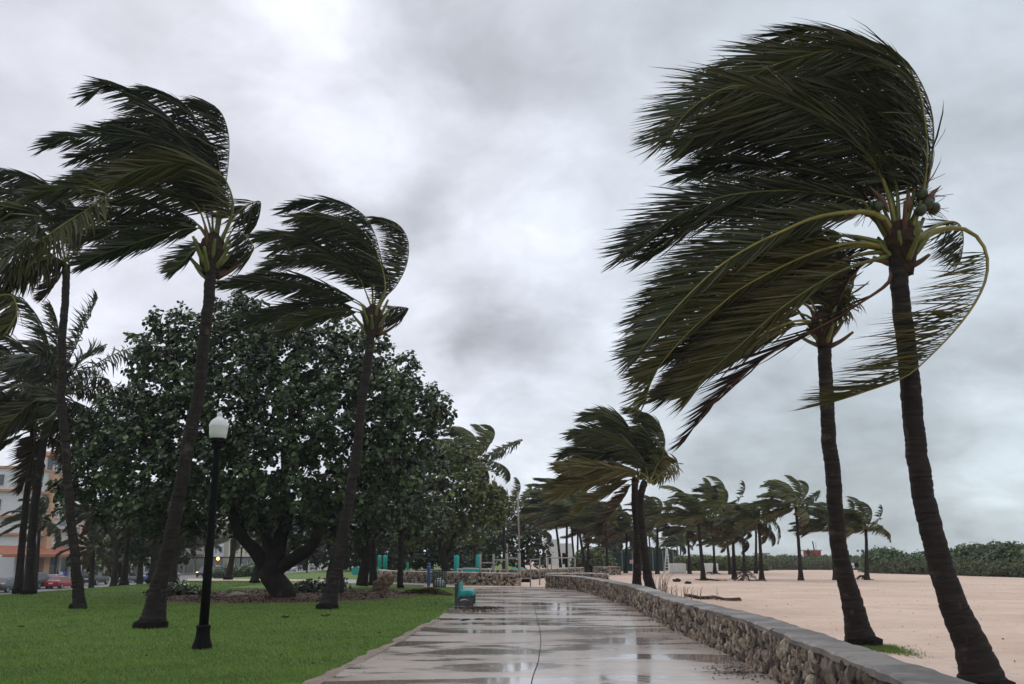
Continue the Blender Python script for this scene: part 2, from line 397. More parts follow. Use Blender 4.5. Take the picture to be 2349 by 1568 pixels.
# smooth the wall line
for _ in range(14): WPs[1:-1] = .5*WPs[1:-1]+.25*(WPs[:-2]+WPs[2:])
_o = np.argsort(WPs[:, 1])
def xr(y): return float(np.interp(y, WPs[_o, 1], WPs[_o, 0]))
def xl(y):
    if y < XL[0][1]: return float(XL[0][0]-(XL[0][1]-y)*.02)
    return float(np.interp(y, XL[:, 1], XL[:, 0]))
def xc(y):
    if y < XC[0][1]: return float(XC[0][0]-(XC[0][1]-y)*.03)
    return float(np.interp(y, XC[:, 1], XC[:, 0]))
PATH_END = gnd(1200, 1347)[1]

def ground_mat(name, c1, c2, c3, s1, s2, rough, bump, bscale, rmin=None):
    m = bpy.data.materials.new(name); m.use_nodes = True; t = m.node_tree; b = t.nodes['Principled BSDF']
    tcn = t.nodes.new('ShaderNodeTexCoord'); O = tcn.outputs['Object']
    a = noi(t, O, s1, 5, .6, .3); e = noi(t, O, s2, 4, .7)
    c = mixc(t, mapr(t, a.outputs[0], .35, .65, 0, 1), c1, c2)
    c = mixc(t, mapr(t, e.outputs[0], .5, .75, 0, .8), c, c3)
    if name == 'beach_sand':
        mp = t.nodes.new('ShaderNodeMapping'); mp.inputs['Scale'].default_value = (.4, .7, 1); t.links.new(O, mp.inputs[0]); w = noi(t, mp.outputs[0], .8, 6, .65, .5); c = mixc(t, mapr(t, w.outputs[0], .48, .66, 0, .35), c, (.44, .315, .24)); w2 = noi(t, O, 26, 4, .7); c = mixc(t, mapr(t, w2.outputs[0], .58, .7, 0, .5), c, (.33, .23, .18))
    t.links.new(c, b.inputs['Base Color']); b.inputs['Roughness'].default_value = rough; b.inputs['Specular IOR Level'].default_value = .25
    bn = noi(t, O, bscale, 5, .7); bp = t.nodes.new('ShaderNodeBump'); bp.inputs['Strength'].default_value = bump; bp.inputs['Distance'].default_value = .05
    t.links.new(bn.outputs[0], bp.inputs['Height']); t.links.new(bp.outputs[0], b.inputs['Normal'])
    MATS[name] = m; return m
M_LAWN = ground_mat('lawn_soil_grass', (.086, .158, .022), (.118, .186, .034), (.070, .095, .026), .35, 9, .85, .6, 45)
M_SAND = ground_mat('beach_sand', (.55, .395, .30), (.64, .485, .385), (.43, .305, .23), .22, 3.4, .9, 1.0, 5)
M_DIRT = ground_mat('mulch_soil', (.17, .115, .08), (.10, .07, .048), (.20, .14, .10), .8, 14, .95, .8, 30)
M_STRIP = ground_mat('pale_sand_strip', (.50, .39, .28), (.58, .46, .34), (.42, .33, .24), .5, 5, .9, .3, 20)
M_ASPH = ground_mat('asphalt', (.05, .05, .052), (.06, .06, .06), (.045, .045, .045), .5, 9, .5, .3, 40)
M_PAVE = ground_mat('pavement_concrete', (.30, .27, .26), (.26, .24, .23), (.22, .2, .19), .5, 6, .6, .2, 40)

def sheet(name, xs, ys, zf, m, kind='structure', mask=None):
    X, Y = np.meshgrid(xs, ys); Z = zf(X, Y)
    V = np.stack([X, Y, Z], -1).reshape(-1, 3); nx = len(xs)
    i = np.arange(len(ys)-1)[:, None]*nx+np.arange(nx-1)[None, :]
    Fq = np.stack([i, i+1, i+nx+1, i+nx], -1).reshape(-1, 4)
    if mask is not None: Fq = Fq[mask(V[Fq].mean(1))]
    return tag(link(name, npmesh(name, V, Fq, m, smooth=True)), kind=kind)
# everything rests on one big sheet out to the horizon
sheet('ground', np.concatenate([[-1500, -400, -120], np.linspace(-70, 80, 40), [200, 500, 1500]]), np.concatenate([[-60, -10], np.linspace(0, 150, 40), [220, 400, 900, 2500]]),
      lambda X, Y: terr(X, Y)-.05, M_LAWN)
sheet('lawn', np.linspace(-49.5, 1.6, 120), np.linspace(-6, 130, 120), lambda X, Y: terr(X, Y)+.004, M_LAWN, mask=lambda c: (c[:, 0] < 1.6))
def sandz(X, Y): return .014+.012*np.sin(X*.9+np.sin(Y*.33)*2)*np.sin(Y*.45)*(Y < 200)+.015
WN = lambda Y: np.interp(Y, WPs[_o, 1], WPs[_o, 0])
# the beach: its left edge follows the wall
ys = np.concatenate([np.linspace(-6, 46.5, 130), np.linspace(47, 150, 60), [250, 500, 1200]]); rows = []
nc = 60
for y in ys:
    x0 = (xr(y)+.22) if y < PATH_END-.3 else (-4.9 if y < 70 else (-2 if y < 95 else 2))
    rows.append([(x0+(150-x0)*(k/(nc-1))**1.8, y) for k in range(nc)])
A = np.array(rows); Vs = np.concatenate([A, np.zeros(A.shape[:2]+(1,))], -1); Vs[..., 2] = sandz(A[..., 0], A[..., 1]); 
n_ = nc; i = np.arange(len(ys)-1)[:, None]*n_+np.arange(n_-1)[None, :]
tag(link('beach_sand', npmesh('beach_sand', Vs.reshape(-1, 3), np.stack([i, i+1, i+n_+1, i+n_], -1).reshape(-1, 4), M_SAND, smooth=True)), kind='structure')

# ---- wet concrete
def wet_mat():
    m = bpy.data.materials.new('wet_concrete'); m.use_nodes = True; t = m.node_tree; b = t.nodes['Principled BSDF']
    tcn = t.nodes.new('ShaderNodeTexCoord'); O = tcn.outputs['Object']
    st = t.nodes.new('ShaderNodeMapping'); st.inputs['Scale'].default_value = (.38, 1.0, 1); t.links.new(O, st.inputs[0])
    a = noi(t, st.outputs[0], .75, 5, .62, .4); pud = mapr(t, a.outputs[0], .46, .57, 0, 1)
    f = noi(t, O, 3.0, 5, .65); g = noi(t, O, 28, 3, .6)
    big = noi(t, O, .16, 2, .5)
    oi = t.nodes.new('ShaderNodeObjectInfo')
    c = mixc(t, mapr(t, f.outputs[0], .3, .7, 0, 1, False), (.55, .47, .41), (.40, .34, .295))
    c = mixc(t, mapr(t, oi.outputs['Random'], 0, 1, 0, .8, False), c, (.38, .30, .245))
    c = mixc(t, mapr(t, big.outputs[0], .45, .6, 0, .6), c, (.21, .155, .12))
    c = mixc(t, mth(t, 'MULTIPLY', pud, .55), c, (.19, .15, .13))
    c = mixc(t, mapr(t, g.outputs[0], .62, .75, 0, .3), c, (.14, .115, .10))
    t.links.new(c, b.inputs['Base Color'])
    rr = mth(t, 'ADD', mth(t, 'MULTIPLY', mth(t, 'SUBTRACT', 1.0, pud), .30), .07)
    rr = mth(t, 'ADD', rr, mapr(t, oi.outputs['Random'], 0, 1, 0, .16, False)); rr = mth(t, 'ADD', rr, mth(t, 'MULTIPLY', f.outputs[0], .06))
    t.links.new(rr, b.inputs['Roughness']); b.inputs['Specular IOR Level'].default_value = .5; b.inputs['IOR'].default_value = 1.45
    t.links.new(mapr(t, pud, 0, 1, .5, .8, False), b.inputs['Coat Weight']); t.links.new(mapr(t, pud, 0, 1, .15, .05, False), b.inputs['Coat Roughness']); b.inputs['Coat IOR'].default_value = 1.4
    bp = t.nodes.new('ShaderNodeBump'); bp.inputs['Strength'].default_value = .35; bp.inputs['Distance'].default_value = .004
    fb = noi(t, O, 9, 5, .6)
    h = mth(t, 'MULTIPLY', fb.outputs[0], mth(t, 'SUBTRACT', 1.0, mth(t, 'MULTIPLY', pud, .9)))
    t.links.new(h, bp.inputs['Height']); t.links.new(bp.outputs[0], b.inputs['Normal'])
    return m
M_WET = wet_mat()
M_JOINT = mat('joint_dark', (.05, .042, .036), .8)
def poly(name, pts, z, m, parent=None, thick=0.0):
    bm = bmesh.new(); vs = [bm.verts.new((p[0], p[1], z if len(p) < 3 else p[2])) for p in pts]
    f = bm.faces.new(vs)
    if thick:
        r = bmesh.ops.extrude_face_region(bm, geom=[f]); 
        for v in [g for g in r['geom'] if isinstance(g, bmesh.types.BMVert)]: v.co.z -= thick
    return bmo(name, bm, m, parent)
path = empty('promenade_path', (0, 0, 0)); tag(path, kind='structure')
# bed under the slabs, seen only in the joints
yy = np.linspace(-4, PATH_END, 60)
bed = [(xl(y)-.01, y) for y in yy]+[(xr(y)+.05, y) for y in yy[::-1]]
V = np.array([[p[0], p[1], .018] for p in bed]); nb_ = len(yy)
Fb = [[k, 2*nb_-1-k, 2*nb_-2-k, k+1] for k in range(nb_-1)]
link('path_bed', npmesh('path_bed', V, Fb, M_JOINT), path)
jy = [-4, -1.4, 1.2, 3.8, 6.4, 9.0, 11.4] + [gnd(1174, y)[1] for y in (1522, 1480, 1443, 1416, 1397, 1383, 1372.5, 1364, 1357, 1351.5)] + [PATH_END]
for a_, b_ in zip(jy, jy[1:]):
    for side in (0, 1):
        seg = np.linspace(a_+.008, b_-.008, 7); zt = .032+random.uniform(-.0015, .0015); tilt = random.uniform(-.0012, .0012)
        if side == 0: pts = [(xl(y)-random.uniform(0, .05), y) for y in seg]+[(xc(y)-.008, y) for y in seg[::-1]]
        else: pts = [(xc(y)+.008, y) for y in seg]+[(xr(y)+.06, y) for y in seg[::-1]]
        nn = len(seg); V = np.array([[p[0], p[1], zt+tilt*(p[1]-a_)] for p in pts]); V2 = V.copy(); V2[:, 2] -= .03
        Fs = [[k, 2*nn-1-k, 2*nn-2-k, k+1] for k in range(nn-1)]; tot = 2*nn
        Fs = [f[::-1] if side == 9 else f for f in Fs]
        for k in range(tot): Fs.append([k, (k+1) % tot, (k+1) % tot+tot, k+tot])
        me = npmesh('slab', np.vstack([V, V2]), Fs, M_WET); link('slab', me, path)
# branch of the path running off behind the trees
pb = []
for (x, y) in [(1185, 1346), (1110, 1344.3), (986, 1343.5), (895, 1340), (788, 1338.5), (700, 1337.5)]: pb.append(gnd(x, y)[:2])
for (x, y) in [(700, 1330), (788, 1329.5), (868, 1331), (912, 1334), (986, 1336.5), (1110, 1341), (1185, 1343)]: pb.append(gnd(x, y)[:2])
poly('side_path', [(p[0], p[1]) for p in pb], .028, M_PAVE).__setitem__('kind', 'structure')
st = [gnd(x, y)[:2] for x, y in [(430, 1333), (520, 1332.5), (640, 1333.5), (760, 1333), (760, 1330.5), (640, 1329), (520, 1328), (430, 1328)]]
poly('sandy_strip', st, .03, M_STRIP).__setitem__('kind', 'structure')
# pale gritty verge between lawn and path
vg = []
for k, y in enumerate(np.linspace(5, 24.5, 60)): vg.append((xl(y)-.05-.10*noise.noise((y*1.3, 0, 0))-.05*random.random(), y))
for k, y in enumerate(np.linspace(24.5, 5, 60)): vg.append((xl(y)+.10+.12*noise.noise((y*1.7, 4, 0))+.04*random.random(), y))
V = np.array([[p[0], p[1], .038] for p in vg]); Fv = [[k, 119-k, 118-k, k+1] for k in range(59)]
M_GRIT = ground_mat('path_grit', (.34, .27, .22), (.26, .20, .16), (.12, .09, .07), 2, 14, .9, .8, 50)
tag(link('grit_verge', npmesh('grit_verge', V, Fv, M_GRIT)), kind='structure')
# mulch bed under the big tree
mb = []
for k in range(80):
    a = k/80*2*math.pi; c = 1+.10*noise.noise((math.cos(a)*2, math.sin(a)*2, 1))
    mb.append((-9.6+5.6*math.cos(a)*c, 40.2+7.6*math.sin(a)*c))
poly('mulch_bed', mb, .012, M_DIRT).__setitem__('kind', 'structure')
# road on the far side of the park
sheet('road', [-66, -50], np.linspace(40, 420, 20), lambda X, Y: 0*X-2.06, M_ASPH)
sheet('pavement', [-72.5, -66], np.linspace(40, 420, 20), lambda X, Y: 0*X-1.95, M_PAVE)

# ---- coral stone walls
def stone_mats():
    out = []
    for k, (c1, c2) in enumerate([((.48, .39, .29), (.16, .12, .085)), ((.32, .27, .21), (.09, .07, .055)), ((.66, .58, .46), (.28, .22, .16)), ((.17, .14, .115), (.05, .042, .035)), ((.54, .43, .36), (.20, .15, .12))]):
        out.append(mat('coral_stone_%s' % ['tan', 'grey', 'pale', 'dark', 'pinkish'][k], c1, .9, .2, 0, 14, 1.0, 38, col2=c2, detail=6))
    return out
SM = stone_mats()
def rock_base(sub, seed, amp=.32):
    bm = bmesh.new(); bmesh.ops.create_icosphere(bm, subdivisions=sub, radius=1.0)
    for v in bm.verts:
        p = v.co.copy(); d = 1+amp*noise.noise(p*1.3+Vector((seed*7.1, 0, 0)))+amp*1.0*noise.noise(p*3.1+Vector((0, seed*3.3, 0)))
        v.co = p*d
    return bm
ROCKS = []
for k in range(8):
    bm = rock_base(2, k, .38); V = np.array([v.co[:] for v in bm.verts]); f = np.array([[v.index for v in ff.verts] for ff in bm.faces]); bm.free(); ROCKS.append((V, f))
ROCK_ME = []
for k, (V, f) in enumerate(ROCKS):
    for m in SM[:5]: ROCK_ME.append(npmesh('stone', V, f, m, smooth=False))
M_CORE = mat('wall_mortar', (.028, .023, .02), .95, .1, .4, 20, .8, 40)
def cope_mat():
    m = bpy.data.materials.new('coping_concrete'); m.use_nodes = True; t = m.node_tree; b = t.nodes['Principled BSDF']
    tcn = t.nodes.new('ShaderNodeTexCoord'); O = tcn.outputs['Object']
    a = noi(t, O, 1.1, 5, .6, .4); e = noi(t, O, 11, 4, .65); g = noi(t, O, .35, 2, .5)
    c = mixc(t, mapr(t, a.outputs[0], .4, .6, 0, 1), (.22, .192, .165), (.10, .088, .078))
    c = mixc(t, mapr(t, e.outputs[0], .5, .72, 0, .6), c, (.07, .062, .058)); c = mixc(t, mapr(t, g.outputs[0], .56, .66, 0, .6), c, (.36, .33, .30))
    t.links.new(c, b.inputs['Base Color']); b.inputs['Roughness'].default_value = .55; b.inputs['Specular IOR Level'].default_value = .4
    bn = noi(t, O, 16, 6, .7); bp = t.nodes.new('ShaderNodeBump'); bp.inputs['Strength'].default_value = .8; bp.inputs['Distance'].default_value = .03
    t.links.new(bn.outputs[0], bp.inputs['Height']); t.links.new(bp.outputs[0], b.inputs['Normal']); return m
M_COPE = cope_mat()
M_COPE_L = mat('coping_pale', (.42, .37, .33), .8, .3, .25, 3, .5, 20)
def wall_build(name, label, line, h, w, stone, ncope, cat='wall', n_single=0, cope_m=None, both=True, cope_t=.07, tall=1.25, ang_jit=.5, seed=1, ends=True, light=False):
    """line: front foot (x,y) polyline; wall body extends to the right-hand normal by w"""
    r = np.random.default_rng(seed); line = np.asarray(line, float)
    root = empty(name, (line[0][0], line[0][1], 0), label, cat); O = np.array([line[0][0], line[0][1], 0])
    seg = np.linalg.norm(np.diff(line, axis=0), axis=1); cum = np.concatenate([[0], np.cumsum(seg)]); L = cum[-1]
    def P(s):
        return np.array([np.interp(s, cum, line[:, 0]), np.interp(s, cum, line[:, 1])])
    def Tn(s):
        d = P(min(L, s+.1))-P(max(0, s-.1)); return d/np.linalg.norm(d)
    ns = max(6, int(L/.4)); S = np.linspace(0, L, ns); V = []; Fc = []
    for s in S:
        p = P(s); t = Tn(s); nrm = np.array([-t[1], t[0]])
        f = p+nrm*.03; bk = p+nrm*(w-.03)
        V += [[f[0], f[1], -.05], [f[0], f[1], h-cope_t], [bk[0], bk[1], h-cope_t], [bk[0], bk[1], -.05]]
    for k in range(ns-1):
        for q in range(4): Fc.append([4*k+q, 4*k+(q+1) % 4, 4*k+4+(q+1) % 4, 4*k+4+q])
    Fc += [[0, 1, 2, 3], [4*(ns-1)+q for q in (3, 2, 1, 0)]]
    link('wall_core', npmesh('wall_core', np.array(V)-O, Fc, M_CORE), root)
    # stones
    items = []
    rowh = stone*1.0*tall; nrow = max(2, int(round((h-cope_t)/rowh*1.12))); nrow_h = (h-cope_t)/nrow
    def put(s, z, nside, p=None, nrm=None):
        if p is None:
            t = Tn(s); n0 = np.array([-t[1], t[0]]); p = P(s) + (n0*r.uniform(-.015, .05) if nside > 0 else n0*(w-.025)); nrm = -n0 if nside > 0 else n0
        th = math.atan2(nrm[1], nrm[0])
        sc = stone*.52*r.uniform(.62, 1.42)
        M = Matrix.Translation((p[0], p[1], z)) @ Matrix.Rotation(th, 4, 'Z') @ Matrix.Rotation(r.normal(0, ang_jit), 4, 'X') @ Matrix.Rotation(r.normal(0, .2), 4, 'Y') @ Matrix.Diagonal((sc*.85*r.uniform(.7, 1.25), sc*r.uniform(.7, 1.1), sc*tall*r.uniform(.8, 1.2), 1)) @ Matrix.Rotation(r.uniform(0, 6.28), 4, 'X')
        items.append((M, p, nside))
    for side in ((1, -1) if both else (1,)):
        for rw in range(nrow+1):
            s = r.uniform(0, stone*.5)
            while s < L:
                z = min(h-cope_t-stone*.42*tall, (rw+.35+r.uniform(-.28, .28))*nrow_h); put(s, z, side); s += stone*.86*r.uniform(.7, 1.25)
    if ends:
        for e in (0, L):
            p0 = P(e); t = Tn(e); n0 = np.array([-t[1], t[0]])
            for rw in range(nrow+1):
                for q in np.arange(stone*.3, w, stone*.8):
                    put(0, min(h-cope_t-stone*.42*tall, (rw+.4+r.uniform(-.2, .2))*nrow_h), 2, p0+n0*q, (-t if e == 0 else t))
    near = sorted([i for i in range(len(items)) if items[i][2] > 0 and items[i][1][1] > 6.5], key=lambda i: np.linalg.norm(items[i][1]))[:n_single]; near = set(near)
    byM = {k: [] for k in range(5)}
    for i, (M, p, sd) in enumerate(items):
        k = r.integers(0, 8); mi = int(r.choice([0, 1, 2, 3, 4], p=([.25, .12, .38, .07, .18] if light else [.3, .22, .14, .20, .14])))
        if i in near:
            o = link('stone', ROCK_ME[k*5+mi], root); M2 = M.copy(); M2.translation -= Vector(O); o.matrix_local = M2
        else:
            Mn = np.array(M); V = ROCKS[k][0]@Mn[:3, :3].T+Mn[:3, 3]-O; byM[mi].append((V, ROCKS[k][1]))
    Vs, Fs, mi_, off = [], [], [], 0
    for mi, lst in byM.items():
        for V, f in lst: Vs.append(V); Fs.append(f+off); off += len(V); mi_ += [mi]*len(f)
    if Vs:
        o = link('stone', npmesh('stone', np.concatenate(Vs), np.concatenate(Fs), SM, mat_idx=mi_), root); o['kind'] = 'stuff'
    # coping slabs
    edges = np.linspace(0, L, ncope+1)
    for a, b in zip(edges, edges[1:]):
        m_ = max(4, int((b-a)/.16)); V = []; Fq = []
        dz = r.uniform(-.006, .006)
        for s in np.linspace(a+.006, b-.006, m_):
            p = P(s); t = Tn(s); n0 = np.array([-t[1], t[0]])
            e1 = -.035+.045*noise.noise((s*2.3, seed, 0))+.016*r.normal(); e2 = w+.045+.022*noise.noise((s*2.1, seed+5, 0))+.012*r.normal()
            z1 = h+dz+.022*noise.noise((s*1.7, 3, 0)); q0 = p+n0*e1; q1 = p+n0*e2; qa = p+n0*(e1+.035); qb = p+n0*(e2-.035)
            V += [[*q0, h-cope_t-.01], [*(p+n0*(e1-.006)), z1-.022], [*qa, z1], [*qb, z1+.004], [*(p+n0*(e2+.006)), z1-.02], [*q1, h-cope_t-.01]]
        for k in range(m_-1):
            for q in range(6): Fq.append([6*k+q, 6*k+(q+1) % 6, 6*k+6+(q+1) % 6, 6*k+6+q])
        Fq += [[5, 4, 3, 2, 1, 0], [6*(m_-1)+q for q in range(6)]]
        link('coping_slab', npmesh('coping_slab', np.array(V)-O, Fq, cope_m or M_COPE), root)
    return root
ln = WPs[WPs[:, 1] > -2.5]
if ln[0][1] < ln[-1][1]: ln = ln[::-1]
# ln runs from far (left end) to near; its left-hand normal points to the beach
wall_build('stone_wall', 'long curving coral rock wall with grey coping between wet path and beach', ln, .70, .40, .092, 17, n_single=300, seed=3, tall=1.6, ang_jit=.35)
def gl(pts): return [gnd(x, y)[:2] for x, y in pts]
lw = catmull(np.array([[*p, 0] for p in gl([(868, 1331), (880, 1334), (912, 1336.5), (986, 1339), (1060, 1342), (1110, 1343.6), (1185, 1345.5)])]), 60)[:, :2]
wall_build('stone_wall', 'coral rock wall behind the bench and trash can, ending at the beach opening', lw, .74, .40, .165, 6, cope_m=M_COPE_L, seed=5, tall=1.1, light=True, cope_t=.05, both=False)
wall_build('stone_wall', 'low coral rock wall stretching behind the exercise bars', gl([(960, 1327), (1060, 1327), (1150, 1327.5), (1240, 1327), (1310, 1322)]), .70, .35, .19, 5, cope_m=M_COPE_L, seed=6, tall=1.0, both=False, cope_t=.05)
wall_build('stone_wall', 'short coral rock wall directly behind the start of the long curving wall', gl([(1262, 1338), (1300, 1337), (1350, 1337), (1385, 1338.5)]), .62, .4, .165, 3, cope_m=M_COPE_L, seed=8, tall=1.1, both=False, cope_t=.05)
wall_build('stone_wall', 'short coral rock wall block on the sand beside the orange cone', gl([(1362, 1318.3), (1392, 1319), (1420, 1319.3)]), .75, .5, .19, 2, cope_m=M_COPE_L, seed=9, tall=1.0, both=False, cope_t=.05)
wall_build('stone_wall', 'coral rock wall piece under the palm grove behind the metal frame', gl([(1290, 1322), (1340, 1321)]), .72, .4, .19, 2, cope_m=M_COPE_L, seed=10, tall=1.0, both=False, cope_t=.05)

# ---- grass blades, one object: dense near, thinning with distance
def blades(name, n, y0, y1, hgt, wid, mask, seed, xa=-.62, xb=.05):
    r = np.random.default_rng(seed)
    u = r.random(n); y = y0*(y1/y0)**u; x = y*(xa+(xb-xa)*r.random(n))
    k = mask(x, y); x, y = x[k], y[k]; n = len(x)
    sc = np.sqrt(y/y0)
    cl = np.array([noise.noise((a*.9, b*.9, 0)) for a, b in zip(x, y)]); cl2 = np.array([noise.noise((a*5, b*5, 3)) for a, b in zip(x, y)])
    h = hgt*(.6+.8*r.random(n))*(1+.35*cl+.5*cl2)*(1+.15*(sc-1)); w = wid*sc*(.7+.6*r.random(n)); a = r.uniform(0, 2*np.pi, n)
    lean = r.normal(0, .5, (n, 2))*h[:, None]+np.stack([-.35*h, 0*h], 1)
    z = terr(x, y)+.0
    b = np.stack([x, y, z], 1); d = np.stack([np.cos(a)*w/2, np.sin(a)*w/2, 0*a], 1)
    top = b+np.stack([lean[:, 0], lean[:, 1], h], 1)
    V = np.stack([b-d, b+d, top], 1).reshape(-1, 3); Fq = np.arange(3*n).reshape(-1, 3)
    rnd = np.repeat(np.clip(.5+.2*r.standard_normal(n)+.35*cl, 0, 1), 3); tip = np.tile([0, 0, 1.], n)*np.repeat(.5+.5*r.random(n), 3)
    return V, Fq, rnd, tip
def lawn_mask(x, y):
    e = np.interp(y, XL[:, 1], XL[:, 0]); e = np.where(y < XL[0][1], XL[0][0]-.3, e)
    wob = np.array([noise.noise((b*2.5, 9, 0)) for b in y])
    ok = x < e-.10+.16*wob
    ok &= ~(((x+9.6)/5.5)**2+((y-40.2)/7.4)**2 < 1)
    ok &= (y < 49) | (x < -15)
    return ok
V, Fq, rnd, tip = blades('grass', 430000, 7.2, 62, .040, .0082, lawn_mask, 11)
tag(link('grass', npmesh('grass', V, Fq, GRASS, {'rnd': rnd, 'tip': tip})), 'short green lawn grass left of the wet path', 'grass', kind='stuff')
# grass fringe tufts round the foot of the nearer beach palm
gB = gnd(1982, 1484)
def tuft_mask(x, y): return (((x-(gB[0]+.5))/1.5)**2+((y-(gB[1]-.55))/1.0)**2 < 1)
r = np.random.default_rng(5); n = 5000; y = gB[1]+.1-np.abs(r.normal(0, .7, n)); x = gB[0]+.05+.05*(gB[1]-y)+r.normal(0, .24, n)*(1-.25*np.minimum(2.6, gB[1]-y))
k = (x > WN(y)+.55); x, y = x[k], y[k]; n = len(x); h = .06*(.2+.9*r.random(n)); a = r.uniform(0, 6.28, n)
b = np.stack([x, y, np.full(n, .02)], 1); d = np.stack([np.cos(a), np.sin(a), 0*a], 1)*.006; top = b+np.stack([r.normal(-.03, .04, n), r.normal(0, .04, n), h], 1)
tag(link('grass_tuft', npmesh('grass_tuft', np.stack([b-d, b+d, top], 1).reshape(-1, 3), np.arange(3*n).reshape(-1, 3), GRASS, {'rnd': np.repeat(r.random(n), 3), 'tip': np.tile([0, 0, 1.], n)})),
    'patch of green grass growing at the foot of the beach palm beside the wall', 'grass', kind='stuff')
# fallen leaves and crumbs
def litter(name, label, pts, size, m, seed):
    r = np.random.default_rng(seed); n = len(pts); a = r.uniform(0, 6.28, n); s = size*r.uniform(.4, 1.4, n)
    p = np.asarray(pts); d1 = np.stack([np.cos(a)*s, np.sin(a)*s, r.normal(0, .25, n)*s], 1); d2 = np.stack([-np.sin(a)*s*.5, np.cos(a)*s*.5, r.normal(0, .3, n)*s], 1)
    p = p+np.stack([0*a, 0*a, s*.35], 1)
    V = np.stack([p-d1, p-d2, p+d1, p+d2], 1).reshape(-1, 3)
    return tag(link(name, npmesh(name, V, np.arange(4*n).reshape(-1, 4), m, {'rnd': np.repeat(r.random(n), 4), 'tip': np.zeros(4*n)})), label, 'leaf litter', kind='stuff')
r = np.random.default_rng(21); bp_ = gnd(1082, 1396)
pts = np.stack([bp_[0]+.25+r.normal(0, .38, 1500), bp_[1]-.1-np.abs(r.normal(0, .9, 1500))+.35, np.full(1500, .036)], 1); pts = pts[pts[:, 0] > np.array([xl(y) for y in pts[:, 1]])-.05]
litter('leaf_litter', 'heap of wet brown leaves at the foot of the teal bench', pts, .035, LEAF_BROWN, 3)
c1 = gnd(1700, 1545); pts = np.stack([c1[0]+r.normal(0, .22, 700), c1[1]+r.normal(0, .45, 700), np.full(700, .036)], 1)
litter('leaf_litter', 'scatter of small brown leaves on the path beside the coral wall', pts, .016, LEAF_BROWN, 4)
q = []
for _ in range(420):
    y = r.uniform(8, 30); x = xl(y)+abs(r.normal(0, .5)) if r.random() < .6 else xr(y)-abs(r.normal(0, .35)); q.append((x, y, .037))
litter('leaf_crumbs', 'tiny dark seeds and leaf crumbs strewn along the path edges', q, .014, LEAF_DEAD, 5)
q = [(-9.6+5.2*math.sqrt(u)*math.cos(a), 40.2+7.2*math.sqrt(u)*math.sin(a), .016) for u, a in zip(r.random(4500), r.uniform(0, 6.28, 4500))]
litter('mulch_leaves', 'carpet of dry brown leaves on the bare bed under the big tree', q, .05, LEAF_BROWN, 6)
q = [(x, y, .04) for x, y in zip(r.uniform(-16, -1, 330), r.uniform(8, 40, 330)) if x < np.interp(y, XL[:, 1], XL[:, 0])-.2]
litter('lawn_leaves', 'small brown leaves and twigs scattered over the near lawn', q, .035, LEAF_BROWN, 8)
q = [(x, y, .03) for x, y in zip(r.uniform(4, 30, 1500), r.uniform(9, 60, 1500)) if x > WN(y)+.6]
litter('beach_crumbs', 'small dark twigs and crumbs scattered over the pinkish sand', q, .022, LEAF_DEAD, 7)
# ================================================================== PALMS
def place_path(pts, Y0, amp, origin, n=26, shape=1.0):
    """midrib traced in the crown's own plane at distance Y0, swinging amp metres towards (+away) along its length"""
    m = len(pts); out = []
    for k, (x, y) in enumerate(pts):
        s = k/(m-1); out.append(at(x, y, Y0+amp*s**shape)-origin)
    return catmull(np.array(out), n)
def hero(base_px, trunk_px, Yc, label, radii, fronds, group=None, cat='palm tree', wind=WIND, base_z=0.0, leafk=1.0, nl=90, name='coconut_palm', fillers=(), hub_px=None, fibre=True, trunkY=None, wk=1.0, ck=1.0):
    b = gnd(*base_px, base_z); root = empty(name, b, label, cat, group)
    Yb = b[1]; m = len(trunk_px)
    tp = [np.zeros(3)]+[at(x, y, Yb+(Yc-Yb)*(k+1)/m)-b for k, (x, y) in enumerate(trunk_px)]
    trunk_obj(root, catmull(np.array(tp), 40), *radii)
    for k, fr in enumerate(fronds):
        pts, amp, lm, rm = fr[:4]; kw = dict(Lf=.9, nl=nl, w=.036, a=.75, b=.35, c=.75, g=.2, twist=.9, seed=k+17*abs(int(base_px[0])), segs=3)
        rr = .018
        if len(fr) > 4: kw.update(fr[4]); rr = kw.pop('rr', rr)
        kw['Lf'] *= leafk; kw['w'] *= wk; kw['c'] *= ck
        add_frond(root, place_path(pts, Yc, amp, b), lm, rm, rr, wind=wind, **kw)
    hub = at(*(hub_px or trunk_px[-1]), Yc)-b
    return root, b, hub
G, Dk, Ol, Br, De = LEAF_GREEN, LEAF_DARK, LEAF_OLIVE, LEAF_BROWN, LEAF_DEAD
fr_dbl = lambda lst: lst
